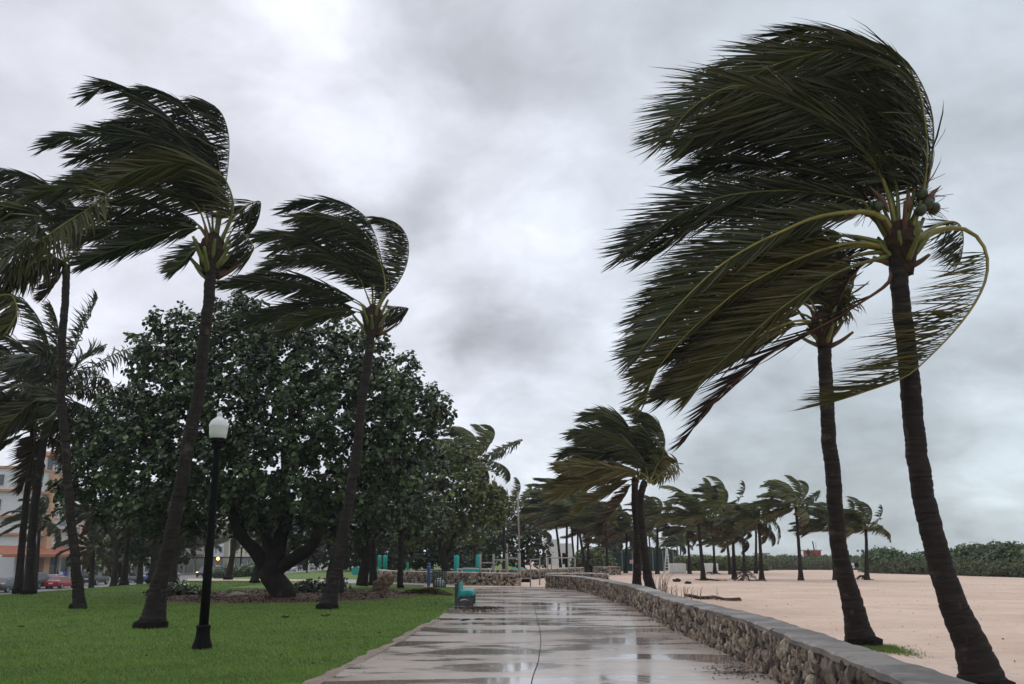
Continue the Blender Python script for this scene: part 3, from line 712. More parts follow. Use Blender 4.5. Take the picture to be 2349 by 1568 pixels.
# ---- the big palm nearest on the beach side
FA = [
 ([(2082, 540), (2122, 440), (2141, 330), (2130, 230), (2075, 135), (1985, 88), (1880, 70), (1790, 82)], .5, Dk, RIB_G, dict(Lf=1.15, twist=.3, c=1.1)),
 ([(2085, 545), (2118, 440), (2124, 300), (2087, 165), (1962, 112), (1837, 129), (1740, 165), (1670, 210)], -.6, G, RIB_Y, dict(Lf=1.1, twist=.5, c=.9)),
 ([(2070, 540), (2085, 380), (2040, 240), (1930, 150), (1804, 117), (1745, 125), (1670, 158), (1598, 205)], .7, G, RIB_Y, dict(Lf=1.0, twist=.8)),
 ([(2060, 540), (2020, 400), (1933, 292), (1871, 254), (1796, 221), (1737, 200), (1671, 196), (1612, 217), (1546, 258), (1496, 317)], -.9, G, RIB_Y, dict(Lf=1.1, twist=.9, rr=.022)),
 ([(2060, 540), (2035, 420), (1950, 330), (1830, 285), (1690, 285), (1560, 330)], .6, Dk, RIB_G, dict(Lf=1.1)),
 ([(2062, 540), (2050, 400), (1975, 290), (1860, 225), (1740, 230), (1620, 280), (1540, 330)], .2, G, RIB_G, dict(Lf=1.1)),
 ([(2072, 540), (2105, 400), (2095, 260), (2020, 190), (1900, 180), (1780, 200), (1680, 240)], 1.2, Dk, RIB_G, dict(Lf=1.15, twist=.4)),
 ([(2072, 540), (2098, 420), (2080, 300), (1990, 230), (1880, 215), (1760, 245), (1640, 300)], .1, G, RIB_G, dict(Lf=1.1, twist=.6)),
 ([(2078, 540), (2125, 420), (2130, 320), (2100, 220), (2020, 150), (1930, 120), (1830, 125)], .9, Dk, RIB_G, dict(Lf=1.15, twist=.2)),
 ([(2055, 545), (2010, 450), (1930, 370), (1830, 330), (1720, 320), (1620, 330)], 1.0, Dk, RIB_G, dict(Lf=1.0)),
 ([(2040, 535), (1990, 455), (1933, 412), (1796, 390), (1671, 372), (1546, 396)], .6, Dk, RIB_G, dict(Lf=.85, twist=.6)),
 ([(2040, 550), (2000, 485), (1962, 455), (1837, 437), (1712, 441), (1612, 458), (1504, 504), (1392, 575)], -.5, Dk, RIB_G, dict(Lf=.95, twist=1.0)),
 ([(2040, 548), (1990, 490), (1900, 455), (1790, 450), (1680, 470), (1560, 520), (1440, 590)], .7, Dk, RIB_G, dict(Lf=.9, twist=.5)),
 ([(2054, 560), (2029, 503), (1979, 485), (1879, 496), (1796, 529), (1704, 571), (1620, 620), (1524, 700), (1462, 762), (1415, 812)], -1.1, G, RIB_Y, dict(Lf=.85, twist=1.1, rr=.030)),
 ([(2045, 555), (2010, 492), (1960, 487), (1788, 505), (1717, 530), (1600, 588), (1500, 665), (1425, 735)], -.2, G, RIB_Y, dict(Lf=.8, twist=.7, rr=.022)),
 ([(2040, 570), (1960, 556), (1850, 585), (1705, 654), (1635, 700), (1577, 741), (1515, 795), (1462, 857), (1438, 915)], -.9, Ol, RIB_Y, dict(Lf=.75, twist=.8)),
 ([(2040, 575), (1950, 590), (1830, 650), (1700, 755), (1600, 830), (1500, 905)], .4, Dk, RIB_G, dict(Lf=.8)),
 ([(2040, 570), (1930, 570), (1780, 640), (1640, 730), (1530, 800), (1425, 860)], .5, Dk, RIB_G, dict(Lf=.75)),
 ([(2040, 560), (1930, 540), (1780, 570), (1640, 640), (1520, 720), (1430, 790)], 0, G, RIB_G, dict(Lf=.8)),
 ([(2045, 585), (1930, 620), (1800, 700), (1690, 790), (1600, 860), (1560, 905)], -.5, Ol, RIB_G, dict(Lf=.85, g=.3)),
 ([(2042, 570), (1900, 560), (1740, 600), (1600, 680), (1480, 760), (1420, 815)], .8, Dk, RIB_G, dict(Lf=.75)),
 ([(2048, 600), (2040, 645), (1978, 691), (1895, 741), (1792, 795), (1689, 865), (1610, 931), (1543, 1008)], -.5, De, RIB_B, dict(Lf=.75, a=.22, b=1.0, c=.5, g=.3, clump=.6, nl=60)),
 ([(2096, 560), (2143, 531), (2197, 522), (2238, 539), (2263, 580), (2263, 634), (2238, 692), (2197, 749), (2143, 807), (2081, 861), (1998, 894), (1916, 919)], -.6, Ol, RIB_Y, dict(Lf=1.12, twist=.35, c=1.35, a=.55, b=.1, g=.02, rr=.026, nl=100, start=.26)),
 ([(2096, 556), (2140, 522), (2180, 508), (2202, 516), (2210, 545), (2206, 590)], .5, Dk, RIB_Y, dict(Lf=.6, nl=40, c=1.1, rr=.028, start=.5)),
 ([(2030, 590), (1990, 560), (1930, 580), (1880, 620), (1850, 670)], .6, Dk, RIB_B, dict(Lf=.55, nl=50)),
 ([(2035, 600), (1990, 600), (1950, 640), (1925, 690)], 0, De, RIB_B, dict(Lf=.4, nl=30, clump=1)),
]
sq = lambda L_, piv, k: [([((piv-(piv-x)*k) if x < piv else x, y) for x, y in f[0]],)+tuple(f[1:]) for f in L_]
FA = sq(FA, 1750, .86)
pa, bA, hubA = hero((2262, 1592), [(2240, 1520), (2212, 1450), (2174, 1356), (2147, 1260), (2120, 1161), (2098, 1000), (2085, 848), (2070, 700), (2064, 600), (2066, 545)], 12.0,
     'tallest palm nearest the camera on the beach, leaning trunk and windswept crown with green coconuts', (.118, .150, .33, .55, 26, .035, .04, .085), FA, nl=200, wk=.74, leafk=1.06)
def leafbases(root, hub, r0, n, h, seed):
    r = np.random.default_rng(seed)
    for k in range(n):
        az = k*2.4; u = k/n; p0 = hub+np.array([math.cos(az)*r0*.8, math.sin(az)*r0*.8, -h+u*h*.8]); out = np.array([math.cos(az), math.sin(az), .5+1.4*u])
        out /= np.linalg.norm(out); L = r0*r.uniform(2.2, 4.2)
        P = np.array([p0, p0+out*L*.5, p0+out*L+np.array([0, 0, .1*L])]); V, f = tube_data(catmull(P, 6), np.linspace(r0*.36, r0*.18, 6), 6)
        link('frond_base', npmesh('frond_base', V, f, (RIB_G if k % 3 else RIB_B), smooth=True), root)
leafbases(pa, hubA, .13, 16, .42, 3)
# fibrous skirt + coconuts + flower stalks
bm = bmesh.new(); lathe(bm, [(.13, -.55), (.17, -.35), (.24, -.12), (.22, .08), (.14, .22)], 18, tuple(hubA))
for v in bm.verts: v.co += Vector(noise.noise_vector(v.co*9))*.05
bmo('fibre_sheath', bm, FIBRE, pa)
M_NUT = mat('coconut_green', (.034, .050, .016), .45, .4, .35, 5)
def nuts(root, hub, lst, rad):
    for (dx, dy, dz) in lst:
        bm = bmesh.new(); bmesh.ops.create_icosphere(bm, subdivisions=3, radius=rad)
        for v in bm.verts: v.co.z *= 1.22; v.co += Vector(noise.noise_vector(v.co*6))*.006
        o = bmo('coconut', bm, M_NUT, root, True, Vector(hub)+Vector((dx, dy, dz))); o.rotation_euler = (dx, dz, 0)
nuts(pa, hubA, [(.32, -.1, .62), (.46, .0, .56), (.38, -.12, .46), (.50, -.05, .42), (-.36, -.2, .40), (-.46, -.1, .36), (.26, -.15, .36)], .078)
r = np.random.default_rng(9)
for cx_, cz_, dirx, m_, nn in ((.28, .50, 1, RIB_B, 44), (-.30, .45, -1, RIB_B, 26)):
    parts = []
    for k in range(nn):
        p0 = hubA+np.array([cx_, 0, cz_])+r.normal(0, .06, 3); d = np.array([dirx*r.uniform(.3, 1.2), r.normal(0, .5), r.uniform(-.9, 1.1)]); d /= np.linalg.norm(d); L = r.uniform(.25, .5)
        parts.append(tube_data(catmull(np.array([p0, p0+d*L*.5+[0, 0, .02], p0+d*L+r.normal(0, .05, 3)]), 5), np.linspace(.007, .003, 5), 4))
    V, f = join_data(parts); link('flower_stalk', npmesh('flower_stalk', V, f, RIB_B), pa)
for (dx, dz, L, ry) in ((.62, .75, .42, .7), (-.35, .62, .5, -.5), (.2, .62, .4, .1)):
    P = np.array([hubA+[dx*.5, -.1, dz*.55], hubA+[dx*.5+ry*L*.4, -.12, dz*.55+L*.4], hubA+[dx*.5+ry*L, -.12, dz*.55+L*.8]]); V, f = tube_data(catmull(P, 8), [.01, .03, .045, .045, .035, .025, .012, .003], 8)
    link('spathe', npmesh('spathe', V, f, mat('spathe_brown', (.12, .055, .032), .6, .3, .3, 6), smooth=True), pa)

# ---- second beach palm, behind and below the first crown
FB = [
 ([(1885, 745), (1860, 690), (1830, 660), (1780, 650), (1700, 680), (1620, 740)], -.3, G, RIB_Y, dict(Lf=.8)),
 ([(1885, 745), (1850, 700), (1800, 690), (1700, 740), (1610, 810), (1540, 880)], .5, G, RIB_Y, dict(Lf=.85)),
 ([(1885, 745), (1830, 735), (1760, 760), (1680, 810), (1600, 860), (1500, 912)], -.6, Ol, RIB_Y, dict(Lf=.8)),
 ([(1885, 745), (1820, 745), (1740, 790), (1660, 830), (1570, 880)], .5, G, RIB_Y, dict(Lf=.8)),
 ([(1887, 740), (1890, 660), (1860, 600), (1800, 575), (1720, 600)], .8, Dk, RIB_G, dict(Lf=.95)),
 ([(1890, 740), (1910, 650), (1905, 590), (1860, 550), (1790, 545)], .4, G, RIB_G, dict(Lf=.95)),
 ([(1893, 740), (1925, 670), (1935, 620), (1915, 575), (1860, 560)], -.2, G, RIB_Y, dict(Lf=.9)),
 ([(1893, 742), (1935, 690), (1955, 650), (1950, 610), (1915, 590)], .5, Ol, RIB_Y, dict(Lf=.8)),
 ([(1893, 745), (1925, 720), (1950, 690), (1940, 665)], -.4, Ol, RIB_Y, dict(Lf=.6, nl=50)),
 ([(1885, 750), (1840, 720), (1760, 720), (1660, 760), (1560, 820)], .0, Dk, RIB_G, dict(Lf=.85)),
]
pb_, bB, hubB = hero((1982, 1484), [(1975, 1459), (1954, 1369), (1933, 1291), (1918, 1161), (1906, 1052), (1894, 931), (1889, 787), (1887, 738)], 17.3,
     'slimmer beach palm beside the coral wall, its crown tucked under the bigger crown', (.125, .165, .33, .5, 24, .035, .05, .10), FB, nl=110, wk=1.3)
leafbases(pb_, hubB, .14, 14, .5, 5)
bm = bmesh.new(); lathe(bm, [(.14, -.5), (.20, -.3), (.27, -.1), (.2, .12), (.1, .22)], 16, tuple(hubB))
for v in bm.verts: v.co += Vector(noise.noise_vector(v.co*9))*.05
bmo('fibre_sheath', bm, FIBRE, pb_)

# ---- left foreground palm (tall, between lamp and tree)
FL1 = [
 ([(495, 560), (512, 470), (526, 340), (517, 277), (497, 246), (469, 232), (438, 239)], .8, Dk, RIB_G, dict(Lf=1.15, twist=.3, c=1.1)),
 ([(490, 560), (503, 450), (500, 360), (465, 301), (434, 249), (392, 218), (347, 208), (322, 216)], .4, Dk, RIB_G, dict(Lf=1.2, twist=.5)),
 ([(492, 560), (500, 480), (455, 360), (417, 308), (375, 256), (330, 225), (278, 197), (229, 194), (195, 218)], -.6, Dk, RIB_G, dict(Lf=1.1, twist=.8)),
 ([(503, 560), (524, 513), (535, 468), (519, 416), (486, 385), (434, 374), (365, 378), (310, 392), (260, 415)], -1.2, Ol, RIB_G, dict(Lf=1.25, twist=.7, rr=.03)),
 ([(488, 550), (470, 480), (417, 350), (347, 319), (278, 305), (208, 312), (139, 312), (83, 333)], -.3, Dk, RIB_G, dict(Lf=1.1, twist=.9)),
 ([(490, 550), (478, 450), (420, 375), (330, 345), (240, 350), (160, 360)], .8, Dk, RIB_G, dict(Lf=1.15)),
 ([(498, 550), (510, 440), (490, 350), (430, 310), (350, 300), (270, 320)], .9, Dk, RIB_G, dict(Lf=1.2)),
 ([(494, 550), (500, 430), (465, 340), (400, 290), (330, 280), (250, 290)], .2, Dk, RIB_G, dict(Lf=1.2)),
 ([(480, 545), (452, 472), (410, 451), (365, 437), (313, 419), (243, 419), (139, 430), (45, 442)], -.5, G, RIB_Y, dict(Lf=1.1, twist=.9)),
 ([(478, 550), (445, 506), (399, 485), (347, 468), (278, 475), (174, 492), (108, 510)], .3, Dk, RIB_G, dict(Lf=1.05)),
 ([(478, 555), (452, 513), (382, 510), (295, 524), (208, 534), (160, 556)], .8, Dk, RIB_G, dict(Lf=1.0)),
 ([(478, 560), (462, 524), (382, 534), (295, 562), (226, 583), (172, 606)], -.4, Dk, RIB_G, dict(Lf=.9)),
 ([(478, 570), (462, 560), (434, 585), (402, 618)], -.4, G, RIB_G, dict(Lf=.7, nl=50)),
 ([(505, 555), (535, 500), (565, 472), (596, 461), (596, 490), (588, 515)], .5, Dk, RIB_Y, dict(Lf=1.0, nl=60, start=.4, c=1.0, g=.35, rr=.035)),
 ([(503, 560), (514, 537), (542, 529), (563, 541), (583, 570), (556, 597), (506, 612)], .3, Dk, RIB_Y, dict(Lf=.9, nl=70, start=.3, c=1.0)),
 ([(485, 560), (440, 440), (380, 400), (300, 385), (210, 400), (130, 420)], .6, G, RIB_G, dict(Lf=1.1)),
]
FL1 = sq(FL1, 300, .88)
pl1, bL1, hubL1 = hero((345, 1441), [(362, 1350), (385, 1260), (412, 1130), (436, 1000), (458, 880), (473, 760), (481, 650), (487, 570)], 22.3,
     'tall windblown palm standing on the lawn just left of the lamp post', (.135, .175, .38, .5, 24, .03, .06, .12), FL1, leafk=1.15, nl=155, wk=1.35, ck=1.2)
leafbases(pl1, hubL1, .2, 16, .8, 7)
bm = bmesh.new(); lathe(bm, [(.2, -.7), (.28, -.4), (.36, -.1), (.3, .2), (.15, .4)], 16, tuple(hubL1))
for v in bm.verts: v.co += Vector(noise.noise_vector(v.co*7))*.07
bmo('fibre_sheath', bm, FIBRE, pl1)

# ---- centre-left palm in front of the round-leafed tree
FL2 = [
 ([(864, 715), (885, 680), (909, 655), (932, 610), (938, 561), (925, 526), (900, 506), (866, 500)], .4, G, RIB_G, dict(Lf=1.0, twist=.3, c=1.1)),
 ([(862, 715), (880, 680), (883, 645), (870, 594), (851, 551), (822, 522), (780, 506), (731, 496), (675, 497)], -.9, G, RIB_Y, dict(Lf=1.15, twist=.7, rr=.035)),
 ([(862, 715), (882, 650), (872, 581), (857, 529), (835, 493), (796, 469), (747, 464), (699, 466), (655, 480)], .6, Dk, RIB_G, dict(Lf=1.1, twist=.4)),
 ([(855, 710), (822, 633), (780, 594), (731, 561), (682, 542), (634, 537), (588, 545)], -.6, G, RIB_Y, dict(Lf=1.1, twist=.8)),
 ([(855, 710), (850, 650), (810, 600), (763, 585), (715, 590), (666, 594), (627, 607), (608, 626)], .5, G, RIB_Y, dict(Lf=1.0)),
 ([(858, 712), (865, 620), (840, 560), (790, 525), (730, 520), (670, 535)], .2, Dk, RIB_G, dict(Lf=1.1)),
 ([(856, 712), (850, 640), (810, 580), (750, 545), (690, 550), (630, 575)], .9, Dk, RIB_G, dict(Lf=1.1)),
 ([(850, 720), (828, 700), (780, 678), (715, 662), (650, 652), (601, 649), (508, 650)], -.7, Dk, RIB_Y, dict(Lf=.95)),
 ([(850, 720), (828, 695), (763, 660), (699, 639), (634, 633), (540, 641)], .4, Dk, RIB_G, dict(Lf=.9)),
 ([(850, 724), (831, 714), (780, 697), (715, 701), (634, 717), (572, 743)], .3, Dk, RIB_G, dict(Lf=.95)),
 ([(850, 728), (820, 715), (770, 715), (700, 735), (640, 760)], -.7, G, RIB_G, dict(Lf=.8)),
 ([(862, 728), (874, 730), (885, 716), (909, 704), (937, 707), (924, 722), (904, 735)], .3, Dk, RIB_Y, dict(Lf=.8, nl=50, start=.35, c=.9)),
 ([(866, 720), (885, 670), (895, 640), (880, 610), (850, 600)], .8, Dk, RIB_G, dict(Lf=.8, nl=60)),
]
pl2, bL2, hubL2 = hero((750, 1397), [(768, 1320), (792, 1200), (812, 1080), (828, 950), (842, 830), (851, 760), (856, 725)], 30.3,
     'windblown palm in front of the round-leafed tree, its foot beside the mulch bed', (.14, .185, .35, .5, 22, .03, .07, .14), FL2, leafk=1.2, nl=145, wk=1.65, ck=1.2)
leafbases(pl2, hubL2, .2, 14, .7, 9)
bm = bmesh.new(); lathe(bm, [(.2, -.7), (.28, -.4), (.36, -.1), (.3, .2), (.15, .4)], 16, tuple(hubL2))
for v in bm.verts: v.co += Vector(noise.noise_vector(v.co*7))*.07
bmo('fibre_sheath', bm, FIBRE, pl2)

# ---- thin palm at the left (its trunk crosses the round-leafed tree)
FL3 = [
 ([(152, 600), (165, 530), (140, 450), (80, 410), (10, 400), (-60, 420)], .3, Dk, RIB_G, dict(Lf=1.1)),
 ([(150, 600), (130, 510), (70, 460), (0, 440), (-70, 450)], -.6, Dk, RIB_G, dict(Lf=1.1)),
 ([(155, 600), (185, 540), (170, 470), (110, 430), (30, 430)], .8, Dk, RIB_G, dict(Lf=1.1)),
 ([(150, 605), (110, 540), (50, 510), (-20, 510), (-80, 530)], .2, G, RIB_G, dict(Lf=1.05)),
 ([(150, 608), (100, 570), (40, 560), (-30, 580)], -.5, G, RIB_G, dict(Lf=1.0)),
 ([(152, 612), (141, 626), (120, 660), (98, 682)], 0, De, RIB_B, dict(Lf=.6, nl=45, a=.5)),
 ([(158, 604), (178, 585), (190, 560), (180, 530)], .3, Ol, RIB_Y, dict(Lf=.7, nl=50)),
 ([(148, 610), (120, 600), (80, 620), (40, 650)], .6, Dk, RIB_G, dict(Lf=.9)),
]
pl3, bL3, hubL3 = hero((176, 1397), [(166, 1300), (156, 1180), (150, 1050), (148, 900), (151, 760), (154, 640), (153, 603)], 29.5,
     'thin dark palm trunk at far left with crown swept out of the picture', (.12, .15, .24, .5, 18, .03, .07, .14), FL3, leafk=1.2, nl=140, wk=1.6, ck=1.2)
# ---- palm standing outside the frame, only its fronds reach in
FL4 = [
 ([(-60, 650), (0, 625), (42, 590), (132, 524), (208, 475), (240, 456), (243, 440), (215, 432)], -.3, Ol, RIB_Y, dict(Lf=.75, twist=1.0, c=.35, g=.75, start=.2, rr=.03)),
 ([(-60, 640), (0, 600), (60, 548), (90, 505), (92, 490), (50, 474), (0, 478), (-60, 500)], -.6, G, RIB_Y, dict(Lf=.8, twist=1.0, g=.5, c=.6)),
 ([(-60, 690), (-10, 680), (24, 676), (38, 700), (34, 730), (0, 760), (-40, 790)], -.4, Ol, RIB_Y, dict(Lf=.5, nl=70)),
 ([(-60, 650), (-20, 560), (10, 520), (-10, 500), (-60, 500)], .4, G, RIB_Y, dict(Lf=.8)),
 ([(-60, 660), (0, 640), (60, 610), (120, 590), (150, 600)], .6, G, RIB_Y, dict(Lf=.7, g=.6)),
]
rt, b4, h4 = hero((-170, 1560), [(-130, 1300), (-60, 1000), (-70, 800), (-65, 665)], 14.2, 'palm just outside the frame whose yellow-ribbed fronds hang in at far left', (.13, .16, .3, .5, 16, .03, .1, .14), FL4, leafk=.95, nl=110, wk=1.3)

# ---- leaning pair in the middle, by the wall
FGG, FOO = FPALM_G, FPALM_O
FC = [
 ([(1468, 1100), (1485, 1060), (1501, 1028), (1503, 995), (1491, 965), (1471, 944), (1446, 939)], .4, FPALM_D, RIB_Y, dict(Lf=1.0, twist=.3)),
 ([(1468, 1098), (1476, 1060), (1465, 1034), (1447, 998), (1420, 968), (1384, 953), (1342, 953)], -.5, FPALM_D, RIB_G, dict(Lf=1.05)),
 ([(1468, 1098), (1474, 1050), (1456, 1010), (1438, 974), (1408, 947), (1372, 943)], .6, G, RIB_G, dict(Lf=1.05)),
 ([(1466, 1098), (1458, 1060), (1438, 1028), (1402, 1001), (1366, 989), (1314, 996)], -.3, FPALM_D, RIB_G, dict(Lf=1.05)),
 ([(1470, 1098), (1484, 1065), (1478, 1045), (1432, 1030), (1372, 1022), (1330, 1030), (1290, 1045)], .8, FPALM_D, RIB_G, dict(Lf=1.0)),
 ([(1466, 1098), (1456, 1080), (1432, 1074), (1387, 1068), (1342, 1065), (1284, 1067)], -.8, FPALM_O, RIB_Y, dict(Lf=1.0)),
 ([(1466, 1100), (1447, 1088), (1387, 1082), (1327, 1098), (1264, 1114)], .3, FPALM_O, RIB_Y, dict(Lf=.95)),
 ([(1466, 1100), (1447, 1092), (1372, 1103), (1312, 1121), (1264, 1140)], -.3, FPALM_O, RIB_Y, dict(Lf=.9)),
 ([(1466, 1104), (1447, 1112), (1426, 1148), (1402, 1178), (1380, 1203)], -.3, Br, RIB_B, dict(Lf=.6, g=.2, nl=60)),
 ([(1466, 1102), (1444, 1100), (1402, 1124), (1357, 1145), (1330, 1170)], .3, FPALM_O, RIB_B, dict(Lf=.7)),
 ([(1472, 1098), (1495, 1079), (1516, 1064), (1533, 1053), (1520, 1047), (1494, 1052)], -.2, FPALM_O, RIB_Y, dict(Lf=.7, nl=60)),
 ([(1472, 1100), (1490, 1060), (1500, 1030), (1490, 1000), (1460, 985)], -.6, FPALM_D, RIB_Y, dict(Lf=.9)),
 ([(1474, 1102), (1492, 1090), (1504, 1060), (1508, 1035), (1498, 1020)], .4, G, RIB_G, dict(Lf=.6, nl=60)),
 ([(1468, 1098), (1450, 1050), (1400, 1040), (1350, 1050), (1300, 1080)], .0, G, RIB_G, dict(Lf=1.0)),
]
YC = 34.0; zb = 0
pc, bC, hubC = hero((1462, 1366), [(1460, 1340), (1461, 1250), (1457, 1160), (1459, 1120), (1460, 1100)], 36, 'straight palm of the pair rising behind the coral wall, crown full and windblown', (.13, .165, .38, .6, 18, .03, .1, .14), FC, leafk=1.15, nl=100, wk=2.2)
FC2 = [([(x+22, y+8) for x, y in f[0]], f[1]+.5, f[2], f[3], f[4]) for f in (FC[0], FC[3], FC[5], FC[10], FC[12])]
pc2, bC2, hC2 = hero((1496, 1371), [(1488, 1340), (1478, 1250), (1471, 1180), (1472, 1130), (1478, 1108)], 35, 'leaning palm of the pair behind the coral wall, brown dead fronds hanging below', (.13, .165, .36, .6, 18, .03, .1, .14), FC2, leafk=1.0, nl=95, wk=2.2)

# ---- generic crowns used for the many smaller palms
PROTO = []
def proto(seed, h, lean, L, **kw):
    root = empty('coconut_palm', (0, 0, 0), 'palm', 'palm tree'); hx = lean
    P = catmull(np.array([[0, 0, 0], [hx*.55-.05, 0, h*.35], [hx*.95, 0, h*.72], [hx, 0, h]]), 24)
    trunk_obj(root, P, .10, .13, .27, .4, 10, .12, .05, .2)
    crown_generic(root, (hx, 0, h), L, seed=seed, **kw)
    return root
# beach palms: traced foot, hub; crown size in metres from pixels
BP = [  # foot px, hub px, crown radius px, label
 ((1614, 1332), (1602, 1191), 95, 'beach palm standing right of the white block nearest the wall'),
 ((1583, 1317), (1577, 1211), 62, 'small beach palm between the two white blocks'),
 ((1641, 1316), (1635, 1228), 60, 'beach palm in front of the farther white block'),
 ((1676, 1318), (1660, 1165), 78, 'tall crowned beach palm just right of the white blocks'),
 ((1685, 1329), (1681, 1228), 78, 'beach palm with a fallen frond heap at its foot'),
 ((1709, 1315), (1702, 1213), 66, 'slim beach palm behind the palm with the frond heap'),
 ((1735, 1316), (1733, 1211), 66, 'thicker trunk of two crossing beach palms in the middle of the sand'),
 ((1749, 1331), (1740, 1200), 80, 'beach palm with grey fronds drooping on the upwind side'),
 ((1839, 1332), (1825, 1162), 88, 'tallest lone palm of the distant beach row, left of the red hut'),
 ((1917, 1331), (1906, 1208), 85, 'distant beach palm half hidden by the near leaning trunk'),
 ((1990, 1331), (1985, 1213), 78, 'last palm of the beach row with one yellow frond flung to the sea side'),
 ((1509, 1317), (1507, 1193), 72, 'palm on the sand just beyond the leaning pair'),
 ((1394, 1318), (1390, 1201), 80, 'palm growing in front of the short stone wall block'),
 ((1436, 1315), (1437, 1222), 72, 'palm in front of the green screened fence'),
 ((1377, 1303), (1374, 1210), 60, 'palm rising behind the short stone wall block'),
 ((1344, 1317), (1326, 1186), 95, 'leaning palm whose foot meets another at the grove edge'),
 ((1348, 1316), (1350, 1193), 85, 'upright palm whose foot meets the leaning one at the grove edge'),
 ((1288, 1315), (1274, 1180), 85, 'palm inside the metal goal frame'),
 ((1300, 1315), (1300, 1164), 100, 'tall palm beside the one in the metal goal frame, yellow lower fronds'),
 ((1318, 1310), (1311, 1200), 80, 'thin palm in the grove right of the goal frame'),
 ((1324, 1310), (1326, 1196), 80, 'thin palm close behind its neighbour in the grove'),
 ((1553, 1298), (1553, 1246), 40, 'far palm over the hedge behind the white block'),
 ((1563, 1298), (1560, 1244), 38, 'far palm right of another over the hedge'),
 ((1495, 1302), (1489, 1226), 50, 'far palm beside the white ladder chair'),
 ((1409, 1300), (1395, 1241), 50, 'far palm seen over the green fence'),
 ((1420, 1300), (1412, 1246), 45, 'far palm above the middle of the green fence'),
 ((1452, 1300), (1446, 1240), 50, 'far palm between the pair and the fence sign'),
 ((1250, 1302), (1240, 1215), 60, 'palm in front of the white arched building'),
 ((1155, 1321), (1157, 1172), 82, 'palm beside the flagpole with yellowed lower fronds'),
 ((1088, 1321), (1092, 1052), 110, 'tall palm rising above the round-leafed trees'),
]
G_BEACH = 'small palms on the beach and in the grove'
protos = []
for k in range(7):
    kw = dict(far=True, nfr=22, wind_k=[1.9, 1.6, 2.2, 1.8, 1.5, 2.0, 1.7][k], nl=55, w=.10, leaf=.75, dry=[1, 1, 2, 0, 2, 1, 1][k], yel=[3, 3, 3, 4, 3, 4, 3][k], elmin=[-.3, -.15, -.25, -.1, -.4, -.2, -.3][k], grav=[.35, .45, .3, .35, .5, .35, .4][k])
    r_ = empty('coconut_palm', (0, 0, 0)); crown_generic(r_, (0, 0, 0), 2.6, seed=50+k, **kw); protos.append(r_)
for o in protos:      # build store: meshes reused below, then the stores are removed
    o['kids'] = 1
def small_palm(foot, hub, rad, label, k, group=G_BEACH, z=0.0, Y=None, trunk=(.10, .13, .27), name='coconut_palm', wk=None, flip=False):
    b = gnd(*foot, z) if Y is None else np.array([*(at(foot[0], foot[1], Y)[:2]), z])
    hubw = at(*hub, b[1]); root = empty(name, b, label, 'palm tree', group)
    hh = hubw-b; sc = rad/F*b[1]*1.03/2.65
    P = catmull(np.array([[0, 0, 0], [hh[0]*.35, 0, hh[2]*.35], [hh[0]*.85, 0, hh[2]*.75], hh]), 24)
    trunk_obj(root, P, trunk[0], trunk[1], trunk[2], .45, 10, .12, .05, .2, root=False)
    src = protos[k % 7]
    for fr in src.children:
        o = fr.copy(); C.objects.link(o); o.parent = root; s = sc*random.uniform(.9, 1.1)
        o.location = hh; o.scale = (s, s*random.choice([1, -1]), s); o.rotation_euler = (random.uniform(-.12, .12), random.uniform(-.12, .12), random.uniform(-.35, .35))
    return root
for k, (f, h, rd, lb) in enumerate(BP):
    small_palm(f, h, rd, lb, k*3+1)
# an arm of upwind fronds drooping to the sea side on two of them
for (f, h, rd, tgt) in ((BP[7][0], BP[7][1], 80, [(1740, 1200), (1755, 1190), (1775, 1192), (1790, 1215), (1786, 1245)]), (BP[7][0], BP[7][1], 80, [(1740, 1200), (1752, 1200), (1768, 1205), (1764, 1225), (1750, 1232)]),
                        (BP[10][0], BP[10][1], 78, [(1985, 1210), (2000, 1198), (2020, 1205), (2038, 1222), (2044, 1240)])):
    b = gnd(*f); root = [o for o in C.objects if o.parent is None and o.get('label') in (BP[7][3], BP[10][3]) and abs(o.location.x-b[0]) < .01][0]
    lm = LEAF_GREEN if f == BP[7][0] else LEAF_OLIVE
    add_frond(root, place_path(tgt, b[1], -.3, b, 16), lm, RIB_Y, .02, split=False, Lf=.6, nl=40, w=.06, segs=2, c=.2, g=.7, seed=3)
# ---- sheltered palms at far left
def upright_palm(foot, hub_px, rad_px, label, Y=None, z=0.0, seed=1, tr=(.16, .2, .33), mids=None, nfr=20, wk=.55, group=None, dry=2, base=None):
    b = base if base is not None else gnd(*foot, z)
    hubw = at(*hub_px, b[1]); root = empty('coconut_palm', b, label, 'palm tree', group); hh = hubw-b
    P = [[0, 0, 0]]+[list(at(*q, b[1])-b) for q in (mids or [])]+[list(hh)]
    if len(P) == 2: P.insert(1, [hh[0]*.4, 0, hh[2]*.5])
    trunk_obj(root, catmull(np.array(P), 30), *tr, .45, 14, .1, .04, .16)
    L = rad_px/F*b[1]*1.15
    crown_generic(root, hh, L, nfr, seed, wk, leaf=.66, nl=95, w=.10, split=True, dry=dry, yel=2, elmin=-.5, grav=1.0, segs=2, c=.45, ribr=.03)
    return root
upright_palm((66, 1362), (122, 905), 235, 'thick dark palm at far left, its big crown less windblown than the rest', mids=[(76, 1200), (95, 1040)], seed=301, wk=.35, nfr=26)
upright_palm((42, 1358), (78, 985), 190, 'second dark palm trunk close beside the thick one at far left', mids=[(52, 1220), (68, 1080)], seed=302, wk=.3, tr=(.13, .17, .28), dry=4)
bb = np.array([*at(85, 1310, 75)[:2], -1.3]); upright_palm(None, (92, 1190), 72, 'bushy palm in front of the white hotel with orange bands', base=bb, seed=303, wk=1.2, tr=(.12, .16, .26))
